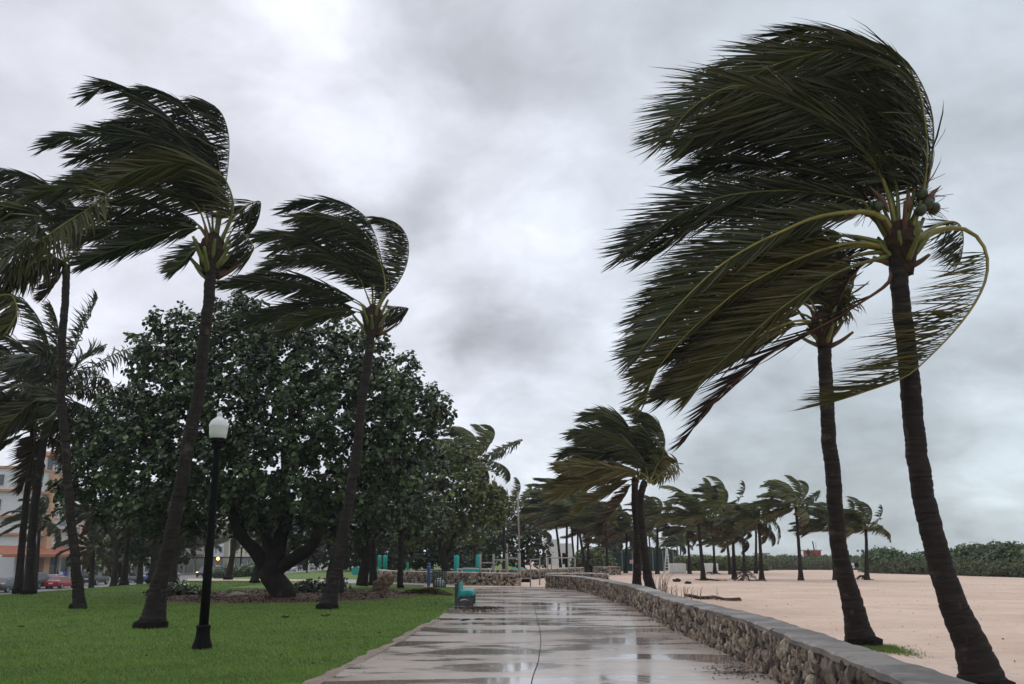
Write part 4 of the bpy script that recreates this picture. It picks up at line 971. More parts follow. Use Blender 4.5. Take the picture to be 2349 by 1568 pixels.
bb = np.array([*at(213, 1320, 72)[:2], -1.2]); upright_palm(None, (213, 1258), 62, 'low palm with splayed fronds beside the hotel awning', base=bb, seed=304, wk=.4, tr=(.16, .2, .3))
bb = np.array([*at(262, 1336, 60)[:2], -.35]); upright_palm(None, (205, 1183), 62, 'palm with bright yellow frond stalks under the tree canopy edge', base=bb, seed=305, wk=.9, tr=(.12, .16, .3), dry=3, mids=[(266, 1260), (240, 1200)])
for k, (f, m1, h, Yy, zz_, lb) in enumerate([
   ((285, 1331), (292, 1260), (299, 1180), 62, -.3, 'palm trunk under the canopy, left of the lawn crest'),
   ((348, 1334), (352, 1290), (356, 1200), 58, 0, 'slender palm trunk under the canopy near the blue car'),
   ((395, 1339), (400, 1290), (410, 1200), 55, 0, 'thick palm trunk directly behind the tall lawn palm'),
   ((523, 1330), (538, 1239), (537, 1165), 66, 0, 'curved palm trunk right of the lamp post in front of the white building'),
   ((584, 1337), (593, 1290), (612, 1200), 58, 0, 'flared palm trunk leaning behind the big tree trunk'),
   ((919, 1349), (919, 1280), (919, 1180), 46, 0, 'straight black trunk in front of the coral wall by the boulder'),
   ((857, 1342), (856, 1290), (853, 1190), 51, 0, 'straight dark trunk at the left end of the coral wall')]):
    b = gnd(*f, 0) if zz_ == 0 else np.array([*at(f[0], f[1], Yy)[:2], zz_])
    upright_palm(f, h, 62, lb, base=b, seed=320+k, wk=.9, tr=(.14, .2, .34) if k not in (5,) else (.14, .15, .18), mids=[m1], nfr=14)
for (hx, hy) in ((472, 1246), (531, 1236), (1207, 1216), (1232, 1222)):
    Yy = 150 if hx < 1000 else 170; z_ = -2.0 if hx < 1000 else 0
    lb = {472: 'olive palm in front of the coral stone house', 531: 'palm in front of the tall white building', 1207: 'grey far palm crown beyond the flagpole', 1232: 'grey far palm crown left of the grove'}[hx]
    small_palm((hx+4, 1320), (hx, hy), 46 if hx < 1000 else 34, lb, 4, None, z_, Yy, (.2, .24, .4))
for o in protos:
    for ch in list(o.children): bpy.data.objects.remove(ch)
    bpy.data.objects.remove(o)
# ================================================================== BROADLEAF TREES
def disc_leaves(cent, nrm, rad, r, sides=6, cup=.18):
    n = len(cent); nrm = unit(nrm); ref = unit(r.normal(0, 1, (n, 3))); U = unit(np.cross(nrm, ref)); W = np.cross(nrm, U)
    a = np.linspace(0, 2*np.pi, sides, endpoint=False)
    ring = cent[:, None, :]+rad[:, None, None]*(np.cos(a)[None, :, None]*U[:, None, :]*1.0+np.sin(a)[None, :, None]*W[:, None, :]*.88)+nrm[:, None, :]*rad[:, None, None]*cup*(np.cos(2*a)[None, :, None])
    V = ring.reshape(-1, 3); Fq = (np.arange(n)[:, None]*sides+np.arange(sides)[None, :])
    return V, Fq
def crown_leaves(lobes, Y, r, per_area=1.0, leaf=.13, leaves=13, crad=.34, inner=.25, depth=.9, cull_below=None):
    """lobes in photo pixels (x, y, radius) with own depth offset; returns leaf centres, normals, radii"""
    cen, nor, rad, rn = [], [], [], []
    L = [(at(x, y, Y+dy), rr/F*(Y+dy)*1.03) for (x, y, rr, dy) in lobes]
    for (c, R) in L:
        ncl = int(per_area*4*R*R*3.1)
        d = unit(r.normal(0, 1, (ncl, 3))); rr_ = R*np.where(r.random(ncl) < inner, r.uniform(.35, .85, ncl), r.uniform(.84, 1.06, ncl))
        lump = np.array([noise.noise(Vector(q*2.2)+Vector(c)*.7) for q in d]); rr_ = rr_*(1+.42*lump)
        pc = c+d*rr_[:, None]*[1, depth, 1]
        keep = np.array([noise.noise(Vector(q)*.95)+.5*noise.noise(Vector(q)*2.1) for q in pc]) > -.40
        for (c2, R2) in L:
            if c2 is c: continue
            keep &= ~((np.linalg.norm((pc-c2)/[1, depth, 1], axis=1) < R2*.72) & (r.random(ncl) < .8))
        pc, d = pc[keep], d[keep]
        m = len(pc); k = leaves
        tone = np.clip(.42+.22*r.standard_normal(m)+.5*np.array([noise.noise(Vector(q)*1.6) for q in pc]), 0, 1)
        ld = unit(r.normal(0, 1, (m, k, 3))+d[:, None, :]*.7+np.array([0, 0, .35]))
        p = pc[:, None, :]+ld*crad*r.uniform(.35, 1.0, (m, k, 1))
        nn = unit(ld*.55+np.array([0, 0, .55])+np.array([-.25, -.1, 0])+r.normal(0, .38, (m, k, 3)))
        cen.append(p.reshape(-1, 3)); nor.append(nn.reshape(-1, 3)); rad.append(leaf*r.uniform(.6, 1.15, m*k)); rn.append((np.repeat(tone, k)+r.normal(0, .14, m*k)))
    return np.concatenate(cen), np.concatenate(nor), np.concatenate(rad), np.clip(np.concatenate(rn), 0, 1)
def limb(root, pxs, Ys, r0, r1, b, name='branch', seg=12, n=26, gnarl=.05):
    P = catmull(np.array([at(x, y, Y) for (x, y), Y in zip(pxs, Ys)]), n); s = np.linspace(0, 1, n)
    R = r0*(1-s)+r1*s
    V, f = tube_data(P-b, R, seg); ctr = np.repeat(P-b, seg, 0)
    k = np.array([noise.noise(Vector(v)*1.7)+.5*noise.noise(Vector(v)*5) for v in V])[:, None]; V = ctr+(V-ctr)*(1+gnarl*4*k)
    return link(name, npmesh(name, V, f, BARK, smooth=True), root)
def tree(name, label, foot, lobes, Y, limbs, matl, leaf=.13, per=1.0, seed=1, singles=0, leaves=13, crad=.34, sides=6, group=None, cat='tree', inner=.25, z=0.0, depth=.9, cname='crown'):
    r = np.random.default_rng(seed); b = gnd(*foot, z) if not isinstance(foot, np.ndarray) else foot
    root = empty(name, b, label, cat, group)
    for k, (pts, Ys, r0, r1) in enumerate(limbs): limb(root, pts, Ys, r0, r1, b, 'trunk' if k == 0 else 'branch')
    c, n, rad, tone = crown_leaves(lobes, Y, r, per, leaf, leaves, crad, inner, depth)
    if singles:
        # the leaves that show largest: nearest to the camera side of the crown, tone light
        sc = c[:, 1]+r.normal(0, .8, len(c)); idx = np.argsort(sc)[:singles*6]; idx = r.choice(idx, singles, replace=False)
        V0, F0 = disc_leaves(np.zeros((1, 3)), np.array([[0, 0, 1.]]), np.ones(1), np.random.default_rng(0), 8)
        lm_ = [npmesh('leaf', V0, F0, matl, {'rnd': np.full(8, t), 'tip': np.zeros(8)}) for t in (.3, .55, .8, 1.0)]
        for i in idx:
            o = link('leaf', lm_[int(min(3, tone[i]*4))], root); q = Vector(n[i]).to_track_quat('Z', 'Y'); o.rotation_mode = 'QUATERNION'; o.rotation_quaternion = q
            o.location = c[i]-b+np.array([0, -.05, 0]); o.scale = (rad[i],)*3
    V, Fq = disc_leaves(c-b, n, rad, r, sides)
    tone_v = np.repeat(tone, sides); tip = np.repeat((r.random(len(c)) < .10)*r.random(len(c)), sides)
    o = link(cname, npmesh(cname, V, Fq, matl, {'rnd': tone_v, 'tip': tip}), root); o['kind'] = 'stuff'
    return root
YT = 39.0
big = [(410, 790, 78, 0), (355, 800, 52, -1), (350, 850, 48, 1), (470, 780, 62, 1), (400, 880, 90, -1), (560, 750, 62, 0), (530, 820, 90, 2), (640, 790, 72, -2), (650, 870, 110, 0), (740, 790, 60, 1), (770, 830, 85, -1), (840, 790, 42, 0), (880, 870, 78, 1), (850, 920, 95, -2),
       (940, 920, 62, 0), (985, 935, 45, 0), (1005, 965, 32, 1), (900, 1000, 95, 0), (800, 980, 110, -3), (700, 960, 120, -3), (580, 930, 120, -2), (480, 960, 100, -2), (390, 980, 90, -1),
       (300, 960, 66, 0), (245, 985, 55, 1), (205, 1020, 42, 0), (300, 1040, 80, -2), (235, 1070, 62, 0), (190, 1110, 48, -1), (165, 1140, 34, -1), (250, 1140, 56, 0), (330, 1130, 72, -2), (420, 1090, 90, -3), (530, 1060, 100, -4), (640, 1070, 105, -4), (750, 1080, 100, -3), (860, 1090, 90, -2), (940, 1060, 70, 0),
       (410, 1165, 50, -1), (480, 1150, 55, 0), (340, 1190, 34, 0), (600, 1150, 60, -1), (700, 1160, 60, -1), (800, 1160, 62, 1), (880, 1160, 55, 2), (450, 1215, 26, 0), (500, 1190, 36, 2), (690, 1212, 32, -1), (755, 1210, 34, 0), (620, 1192, 28, 2), (850, 1212, 32, 1), (375, 1212, 28, 0), (560, 1200, 26, 2), (555, 705, 35, 2), (520, 730, 40, 3)]
limbs = [([(655, 1378), (640, 1345), (622, 1318), (628, 1290), (636, 1262)], [38]*5, .50, .40),
         ([(618, 1315), (590, 1270), (562, 1240), (545, 1215), (530, 1170), (510, 1120)], [38, 38, 37.8, 37.5, 37, 36.5], .32, .14),
         ([(560, 1240), (552, 1200), (566, 1160), (575, 1100)], [37.8, 38, 38.5, 39], .22, .10),
         ([(632, 1310), (668, 1285), (705, 1262), (728, 1225), (735, 1180), (745, 1110)], [38, 37.8, 37.4, 37, 37, 37], .30, .16),
         ([(636, 1270), (645, 1225), (660, 1180), (655, 1110), (650, 1020)], [38, 38.3, 38.6, 39, 39], .32, .13),
         ([(630, 1275), (612, 1230), (600, 1180), (560, 1100), (500, 1000)], [38, 38.6, 39, 39, 39], .28, .11),
         ([(735, 1185), (790, 1130), (860, 1060)], [37, 38, 39], .2, .09), ([(530, 1170), (450, 1120), (360, 1080), (280, 1060)], [37, 37, 38, 38.5], .17, .07),
         ([(655, 1110), (720, 1000), (800, 900)], [39, 39, 39], .16, .06), ([(560, 1100), (470, 980), (400, 860)], [39, 39, 39], .13, .05)]
tree('sea_grape_tree', 'huge dark round-leafed tree spreading over the lawn behind the lamp post', (648, 1374), big, YT, limbs, GRAPE, leaf=.112, per=4.7, seed=2, singles=300, leaves=13, crad=.34, sides=6)
def trunk_only(label, foot, pts, Ys, r0, r1, lobes, Y, matl, seed, extra=(), **kw):
    return tree('sea_grape_tree', label, foot, lobes, Y, [(pts, Ys, r0, r1)]+list(extra), matl, seed=seed, **kw)
trunk_only('second thick dark trunk rising behind the centre-left palm', (768, 1362), [(768, 1362), (770, 1300), (785, 1240), (778, 1190), (790, 1120)], [43]*5, .42, .22, [(800, 1150, 70, 0), (740, 1190, 45, 1), (860, 1190, 50, 1), (700, 1205, 36, 2), (600, 1190, 40, 3)], 45, GRAPE, 3, leaf=.125, per=3, crad=.4)
trunk_only('forked round-leafed tree left of the coral wall', (830, 1343), [(830, 1343), (836, 1300), (842, 1265), (846, 1210)], [50]*4, .34, .16, [(850, 1150, 70, 0), (930, 1150, 75, 1), (900, 1090, 75, 2), (820, 1190, 46, 0), (970, 1185, 50, 2)], 52, GRAPE, 4, leaf=.13, per=3, crad=.42,
           extra=[([(838, 1290), (826, 1260), (815, 1230), (805, 1200)], [50]*4, .2, .12)])
trunk_only('yellowish-green round-leafed tree behind the middle of the coral wall', np.array(at(1026, 1318, 66))*[1, 1, 0], [(1026, 1326), (1020, 1290), (1012, 1240), (1005, 1180)], [66]*4, .34, .18,
           [(1000, 1060, 52, 0), (1050, 1080, 52, 0), (960, 1120, 62, 1), (1030, 1140, 66, -1), (1085, 1110, 45, 0), (1110, 1150, 38, 0), (1132, 1170, 26, 0), (1080, 1180, 50, 0), (1020, 1200, 52, 0), (960, 1200, 48, 0), (1120, 1200, 28, 1), (905, 1190, 40, 2), (1040, 1040, 34, 1)], 66, GRAPE2, 5, leaf=.15, per=3.2, crad=.45,
           extra=[([(1018, 1300), (1034, 1260), (1050, 1200), (1070, 1140)], [66]*4, .2, .1), ([(1012, 1240), (985, 1200), (960, 1150)], [66]*3, .18, .08)])
trunk_only('dense round-leafed tree beyond the exercise bars, behind the flagpole', np.array(at(1200, 1300, 92))*[1, 1, 0], [(1200, 1311), (1198, 1290), (1200, 1260)], [92]*3, .3, .2,
           [(1175, 1245, 32, 0), (1210, 1240, 34, 0), (1235, 1262, 24, 0), (1190, 1270, 30, 0), (1150, 1262, 30, 0), (1225, 1275, 20, 0), (1125, 1250, 34, 0), (1100, 1262, 34, 0), (1140, 1222, 36, 2), (1172, 1216, 28, 2)], 92, GRAPE, 6, leaf=.17, per=2.2, crad=.55)
trunk_only('bright green bushy tree between hotel and blue car', np.array(at(275, 1310, 90))*[1, 1, 0]+np.array([0, 0, -1.9]), [(275, 1325), (276, 1290), (278, 1260)], [90]*3, .2, .12,
           [(270, 1250, 34, 0), (285, 1275, 32, 0), (262, 1285, 26, 0), (300, 1245, 26, 0), (240, 1290, 26, 1)], 90, GRAPE2, 7, leaf=.18, per=1.8, crad=.5, z=-1.9)
BG = [('dark tree behind the slender palm trunks left of the tall lawn palm', 84, [(320, 1240, 34), (350, 1215, 40), (330, 1195, 40)]),
 ('dark tree filling the gap behind the tall lawn palm trunk', 88, [(390, 1225, 40), (415, 1250, 26), (370, 1262, 28)]),
 ('shadowy tree seen through the fork of the big leaning tree', 96, [(605, 1225, 30), (640, 1215, 34), (660, 1250, 26)]),
 ('shadowy tree behind the white globe of the far lamp', 112, [(700, 1235, 36), (740, 1245, 38), (700, 1262, 24)]),
 ('dark tree just beyond the centre-left palm foot', 104, [(790, 1240, 40), (765, 1262, 26), (815, 1258, 28)]),
 ('dark tree over the teal columns left of the wall', 108, [(840, 1250, 38), (880, 1238, 42), (860, 1272, 22)]),
 ('dark tree beyond the straight black trunk by the wall', 100, [(920, 1256, 36), (905, 1280, 22), (940, 1276, 24)]),
 ('dark tree behind the left half of the coral wall', 106, [(960, 1243, 42), (1000, 1258, 36), (980, 1282, 20)]),
 ('dark tree behind the fat teal columns and counter', 112, [(1040, 1248, 40), (1020, 1280, 22), (1060, 1280, 22)]),
 ('dark tree behind the exercise posts', 102, [(1085, 1262, 34), (1110, 1268, 28), (1100, 1285, 16)])]
for k, (lb, Yb, grp) in enumerate(BG):
    x0 = grp[0][0]; X0 = at(x0, 1290, Yb)[0]; foot = np.array([X0, Yb, float(terr(X0, Yb))])
    zf = 1275+(1.65-foot[2])/Yb*F*.96
    tree('background_tree', lb, foot, [(x, y+dy_, rr*1.15, dd) for x, y, rr in grp for dy_, dd in ((0, 0), (-26, 2))], Yb, [([(x0, zf), (x0+3, 1280), (x0+2, 1250)], [Yb]*3, .3, .15)], FARLEAF, leaf=.28, per=1.3, seed=40+k*3, crad=.7, leaves=9, sides=5, group='dark background trees beyond the lawn')
# ---- dune vegetation on the right
def dz(X, Y):
    f = ss(0, 12, (Y-(121-.62*np.maximum(0, X-34))))
    return 1.0*f*ss(6, 30, X)
sheet('dune', np.linspace(6, 260, 80), np.linspace(60, 240, 80), lambda X, Y: dz(X, Y)*(1+.25*np.sin(X*.21)*np.cos(Y*.17))+.01*0-.02, M_LAWN, mask=lambda c: c[:, 1] > 121-.62*np.maximum(0, c[:, 0]-34)-1)
def scrub(name, label, pts, h, m, leaf, seed, cat='shrubs', kind='stuff', aspect=1.0):
    """pts: (x,y,ztop,radius) world mounds"""
    r = np.random.default_rng(seed); C_, N_, R_, T_ = [], [], [], []
    for (x, y, zt, rr) in pts:
        n = int(42*rr*rr+16); d = unit(r.normal(0, 1, (n, 3))); d[:, 2] = np.abs(d[:, 2]); k = 1+.25*np.array([noise.noise(Vector(q*2)+Vector((x, y, 0))) for q in d])
        zb = max(0, zt-rr*1.2); p = np.array([x, y, zb])+d*[rr, rr, zt-zb]*k[:, None]*r.uniform(.8, 1.05, (n, 1))
        lv = 6; tone = np.repeat(np.clip(.45+.3*r.standard_normal(n), 0, 1), lv)
        off = r.normal(0, .16*aspect, (n, lv, 3)); p = (p[:, None, :]+off).reshape(-1, 3)
        C_.append(p); N_.append(unit(np.repeat(d, lv, 0)*.6+[0, 0, .4]+r.normal(0, .5, (len(p), 3)))); R_.append(leaf*r.uniform(.6, 1.2, len(p))); T_.append(tone)
    c, n, rd, tn = map(np.concatenate, (C_, N_, R_, T_)); V, Fq = disc_leaves(c, n, rd, r, 4)
    return tag(link(name, npmesh(name, V, Fq, m, {'rnd': np.repeat(tn, 4), 'tip': np.repeat((r.random(len(c)) < .2)*r.random(len(c)), 4)})), label, cat, kind=kind)
r = np.random.default_rng(31); pts = []; pts2 = []; pts3 = []
top = [(1990, 1262), (2040, 1262), (2080, 1276), (2130, 1270), (2165, 1268), (2200, 1258), (2250, 1254), (2300, 1248), (2349, 1254), (2420, 1252)]
tx, ty = zip(*top)
for k in range(210):      # tall shrubs at right
    x = r.uniform(2000, 2440); yf = 1316+(x-2040)*.03; Y0 = gnd(x, yf)[1]; Yd = Y0+2.5+r.uniform(0, 9); yt = np.interp(x, tx, ty)+r.uniform(-2, 22)*(1 if r.random() < .6 else .3)
    q = at(x, yt, Yd); pts.append((q[0], Yd, max(.8, q[2]), r.uniform(.9, 1.7)))
scrub('dune_shrubs', 'dense green shrubs covering the dune behind the beach at the far right', pts, 2, DUNE, .15, 32)
for k in range(230):
    x = r.uniform(2000, 2440); yf = 1316+(x-2040)*.03; Y0 = gnd(x, yf)[1]; Yd = Y0+r.uniform(.2, 3); q = at(x, yf, Yd); pts3.append((q[0], Yd, r.uniform(.5, 1.25), r.uniform(.5, .9)))
scrub('dune_scrub', 'dull low scrub behind the net fence at the foot of the dune', pts3, 2, DUNE_DULL, .10, 33, aspect=.8)
for k in range(420):      # low dune grass in the middle
    x = r.uniform(1735, 2010); Yd = r.uniform(112, 134); q = at(x, 1290, Yd); pts2.append((q[0], Yd, .8+.7*((Yd-112)/22)+r.uniform(-.15, .15), r.uniform(.8, 1.4)))
scrub('dune_grass', 'low grassy dune vegetation beneath the red lifeguard hut', pts2, 1, DUNE_DULL, .13, 34, 'dune grass')
pts = []
for k in range(300):      # hedge row behind white blocks, ragged top
    x = r.uniform(1540, 1745); Yd = r.uniform(104, 112); yt = 1281-12*max(0, noise.noise((x*.035, 2, 0)))+r.uniform(-2, 6); q = at(x, yt, Yd); pts.append((q[0], Yd, max(.7, q[2]), r.uniform(.5, 1.0)))
scrub('hedge_shrubs', 'ragged dark sea grape hedge behind the white blocks', pts, 1, GRAPE2, .13, 35, 'hedge')
pts = []
for k in range(160):
    x = r.uniform(1395, 1540); Yd = r.uniform(124, 140); q = at(x, 1264+r.uniform(-4, 10), Yd); pts.append((q[0], Yd, max(.7, q[2]), r.uniform(.9, 1.6)))
scrub('far_shrubs', 'distant dark shrubs rising above the green fence', pts, 1, FARLEAF, .2, 36, 'shrubs')
pts = []
for k in range(26):
    x = r.uniform(1330, 1385); Yd = r.uniform(95, 104); q = at(x, 1262+r.uniform(-10, 20), Yd); pts.append((q[0], Yd, max(.7, q[2]), r.uniform(1, 1.6)))
scrub('round_bush', 'green bush behind the palm grove, left of the short stone block', pts, 1, GRAPE2, .16, 37, 'bush', None)
q = at(1797, 1277, 135); scrub('round_bush', 'round green bush standing alone on the dune left of the red hut', [(q[0]+d, 135, q[2]-abs(d)*.16, 2.0) for d in (-2.2, -1, 0, 1, 2.2)], 1, DUNE, .2, 38, 'bush', None)
pts = []
for k in range(50): q = at(r.uniform(500, 590), 1319+r.uniform(-1, 2), 80); pts.append((q[0], 80+r.uniform(-1, 1), float(terr(q[0], 80))+.75, .6))
scrub('clipped_hedge', 'low clipped hedge beyond the pale sandy strip', pts, 1, GRAPE, .09, 39, 'hedge', None)
pts = [(at(x, 1345, 44)[0], 44+r.uniform(-1, 1.5), r.uniform(.2, .5), r.uniform(.25, .4)) for x in r.uniform(690, 765, 9)]
scrub('ground_plant', 'small leafy ground plants on the mulch bed beside the big trunk', pts, 1, GRAPE, .12, 41, 'plant', None)
pts = [(at(x, 1348, 42)[0], 40+r.uniform(-1, 1.5), r.uniform(.15, .4), r.uniform(.3, .45)) for x in r.uniform(400, 480, 7)]
scrub('ground_plant', 'low weeds at the back edge of the mulch bed near the tall lawn palm', pts, 1, GRAPE, .10, 42, 'plant', None)

# ================================================================== PARK AND BEACH OBJECTS
M_BLACK = mat('black_paint', (.004, .004, .0045), .75, .12, .2, 5, .1, 30)
M_GLOBE = mat('lamp_globe', (.62, .62, .60), .22, .5, .06, 9)
def lamp(b, h, label, group=None, detail=True):
    root = empty('lamp_post', b, label, 'lamp post', group); k = h/4.35; sg = 24 if detail else 10
    bm = bmesh.new(); lathe(bm, [(.175*k, 0), (.18*k, .03*k), (.17*k, .08*k), (.145*k, .15*k), (.125*k, .25*k), (.118*k, .36*k), (.13*k, .375*k), (.13*k, .41*k), (.10*k, .43*k)], sg); bmo('base', bm, M_BLACK, root, detail)
    bm = bmesh.new(); lathe(bm, [(.085*k, .4*k), (.080*k, 1.5*k), (.062*k, 3.62*k), (.07*k, 3.65*k)], sg); bmo('pole', bm, M_BLACK, root, True)
    bm = bmesh.new(); lathe(bm, [(.065*k, 3.64*k), (.10*k, 3.66*k), (.12*k, 3.70*k), (.115*k, 3.76*k), (.15*k, 3.79*k), (.15*k, 3.84*k)], sg); bmo('collar', bm, M_BLACK, root, False)
    bm = bmesh.new(); lathe(bm, [(.14*k, 3.845*k), (.155*k, 3.86*k), (.165*k, 3.95*k), (.178*k, 4.06*k), (.186*k, 4.10*k), (.176*k, 4.115*k), (.172*k, 4.13*k), (.155*k, 4.17*k), (.13*k, 4.20*k), (.085*k, 4.235*k), (.052*k, 4.26*k), (.048*k, 4.29*k), (.056*k, 4.31*k), (.045*k, 4.34*k), (.012*k, 4.36*k)], sg)
    g = bmo('globe', bm, M_GLOBE, root, True)
    if detail:
        for a in range(sg):   # vertical prism ribs on the glass
            pass
    return root
lb_ = gnd(463, 1489); lamp(tuple(lb_), 4.35, 'black lamp post with frosted acorn globe standing on the near lawn')
for (x, yg, Y, lb) in ((555, 1250, 90, 'far lamp post in front of the white building with black canopy'), (708, 1237, 94, 'far lamp post with white globe seen past the big tree limb'), (1180, 1255, 120, 'far lamp post just left of the flagpole'), (799, 1268, 125, 'tiny far lamp post between the centre-left palm and the forked tree'), (1251, 1268, 120, 'far lamp post before the white arched building')):
    g = at(x, yg, Y); h = 4.1; lamp((g[0], Y, g[2]-4.05), 4.35, lb, None, False)
# bench
M_TEAL = mat('teal_paint', (.012, .30, .27), .42, .45, .18, 6, .3, 25)
M_TEAL_W = mat('teal_pale_drip', (.25, .60, .56), .5, .4)
M_DKCON = mat('dark_stained_concrete', (.075, .078, .078), .75, .3, .45, 6, .6, 30, col2=(.03, .034, .036))
bb = gnd(1064, 1391.5); root = empty('park_bench', tuple(bb), 'teal seated concrete bench with dark end panel beside the path', 'bench')
for yk in (0, 1.7):
    bm = bmesh.new(); box(bm, (-.245, yk, .37), (.13, .16, .74), .012); box(bm, (.07, yk, .20), (.50, .16, .40), .03); bmo('end_panel', bm, M_DKCON, root)
bm = bmesh.new(); box(bm, (-.160, .86, .52), (.055, 1.9, .50), .02); bmo('backrest', bm, M_TEAL, root, False)
prof = [(-.15, .43), (-.15, .51), (.0, .525), (.18, .53), (.26, .52), (.30, .49), (.315, .44), (.315, .36), (.29, .36), (.285, .42), (.24, .435)]
bm = bmesh.new(); L0, L1 = -.11, 1.82
ra = [bm.verts.new((x, L0, z)) for x, z in prof]; rb = [bm.verts.new((x, L1, z)) for x, z in prof]
for k in range(len(prof)): bm.faces.new((ra[k], ra[(k+1) % len(prof)], rb[(k+1) % len(prof)], rb[k]))
bm.faces.new(ra[::-1]); bm.faces.new(rb); seat = bmo('seat', bm, M_TEAL, root)
rr_ = random.Random(3)
bm = bmesh.new(); x = -.13
while x < .30:                     # paint runs down the end panel
    w_ = rr_.uniform(.02, .05); h_ = rr_.uniform(.05, .10); box(bm, (x+w_/2, -.0965, .43-h_/2), (w_, .02, h_), .004); x += w_+rr_.uniform(.005, .03)
bmo('paint_run', bm, M_TEAL, seat)
M_PALE = mat('pale_chip', (.42, .44, .43), .7)
P = np.array([[-.14, -.086, .205], [-.02, -.086, .235], [.05, -.086, .237], [.16, -.086, .212]]); V, f = tube_data(catmull(P, 10), [.006, .014, .018, .019, .019, .019, .018, .015, .01, .004], 6); link('scuff_mark', npmesh('scuff_mark', V, f, M_PALE), root)
# blue post
M_BLUE = mat('blue_paint', (.010, .085, .26), .4, .5, .2, 5)
b = gnd(983, 1346); root = empty('bollard_post', tuple(b), 'tall blue post standing at the lawn edge in front of the coral wall', 'post')
bm = bmesh.new(); lathe(bm, [(.085, 0), (.085, 1.18), (.095, 1.19), (.095, 1.24), (.07, 1.28), (.02, 1.30)], 14); bmo('shaft', bm, M_BLUE, root)
bm = bmesh.new(); lathe(bm, [(.098, 1.06), (.098, 1.10)], 14); bmo('band', bm, mat('pale_blue', (.25, .38, .5), .5), root)
# trash can: open green metal basket with white bag
M_GRN = mat('dark_green_metal', (.035, .062, .050), .5, .4)
b = gnd(1008, 1347); root = empty('trash_can', tuple(b), 'dark green slatted metal trash basket near the teal bench', 'trash can')
for zc in (.05, .42, .80):
    bm = bmesh.new(); R0 = .34+.04*zc
    bmesh.ops.create_cone(bm, cap_ends=False, segments=20, radius1=R0, radius2=R0, depth=.035); 
    for v in bm.verts: v.co.z += zc
    o = bmo('hoop', bm, M_GRN, root); md = o.modifiers.new('s', 'SOLIDIFY'); md.thickness = .02
slat = npmesh('slat', *box_data((0, 0, .43), (.012, .05, .84)), M_GRN)
for k in range(16):
    a = k/16*2*math.pi; o = link('slat', slat, root, (math.cos(a)*.35, math.sin(a)*.35, 0)); o.rotation_euler = (0, .04, a)
bm = rock_base(3, 3, .2); 
for v in bm.verts: v.co = Vector((v.co.x*.27, v.co.y*.27, .25+v.co.z*.24))
bmo('bin_bag', bm, mat('white_bag', (.6, .62, .62), .5), root, True)
# boulder
b = gnd(878, 1356); bm = rock_base(4, 4, .42)
for v in bm.verts: v.co = Vector((v.co.x*.42, v.co.y*.38, max(-.05, .30+v.co.z*.46+.15*v.co.x)))
o = bmo('boulder', bm, mat('boulder_tan', (.26, .19, .13), .9, .2, 0, 4, 1, 12, col2=(.10, .07, .05)), None, False, Vector(b)); tag(o, 'tan boulder at the rim of the mulch bed', 'rock')
b = gnd(545, 1368); bm = rock_base(3, 6, .3)
for v in bm.verts: v.co = Vector((v.co.x*.42, v.co.y*.2, max(-.05, .06+v.co.z*.12)))
tag(bmo('flat_rock', bm, SM[2], None, False, Vector(b)), 'small pale flat rock lying on the mulch bed', 'rock')
# fallen fronds and debris
def dead_pile(label, px, spread, n, seed, L=1.6, m=LEAF_BROWN, up=.18, dirx=-1, name='fallen_frond', fan=.5, leaf=.35):
    b = gnd(*px); r = np.random.default_rng(seed); root = empty(name, tuple(b), label, 'fallen frond')
    for k in range(n):
        a = math.pi*(0 if dirx > 0 else 1)+r.normal(0, fan); l = L*r.uniform(.6, 1.1); o = r.normal(0, spread, 2)
        P = np.array([[o[0], o[1]*.6, .05], [o[0]+math.cos(a)*l*.5, o[1]+math.sin(a)*l*.4, .06+up*r.random()], [o[0]+math.cos(a)*l, o[1]+math.sin(a)*l*.7, .05+up*.6*r.random()]])
        add_frond(root, catmull(P, 12), m if k % 3 else LEAF_DEAD, RIB_B, .022, split=False, name='frond', Lf=leaf, nl=26, w=.03, a=.5, b=1.2, c=.2, g=.15, segs=2, seed=seed*9+k)
    return root
dead_pile('fallen reddish palm fronds heaped on the lawn behind the bench', (1036, 1366), .12, 7, 1, 2.0, up=.30, fan=.22)
dead_pile('heap of fallen brown fronds at the foot of a distant beach palm', (1694, 1333), .3, 8, 2, 1.1, up=.6, dirx=1, fan=.6)
dead_pile('flat bundle of fallen brown fronds on the middle of the distant sand', (1648, 1332.5), .3, 5, 3, 1.3, up=.15)
dead_pile('small brown frond scrap on the sand beside the white block', (1628, 1318), .2, 3, 4, .8, up=.15, dirx=1)
dead_pile('fallen frond scrap near the crossing beach palms', (1712, 1318), .2, 4, 5, 1.2, up=.4)
dead_pile('dark frond scrap at the foot of the last beach palm', (2003, 1331), .2, 4, 6, .9, up=.3, dirx=-1)
b = gnd(1695, 1383); P = [gnd(x, y)+[0, 0, .04+.05*random.random()] for x, y in ((1700, 1381), (1670, 1380), (1640, 1377), (1610, 1376), (1572, 1370))]
root = empty('fallen_frond', tuple(b), 'long dark fallen frond lying on the sand behind the coral wall', 'fallen frond')
for k in range(3): add_frond(root, catmull(np.array(P)-b+[0, k*.12-.1, .03*k], 16), LEAF_DEAD, RIB_B, .012, split=False, name='frond', Lf=.45, nl=60, w=.02, a=.35, b=1.3, c=-.1, g=.05, segs=2, seed=60+k, clump=.5)
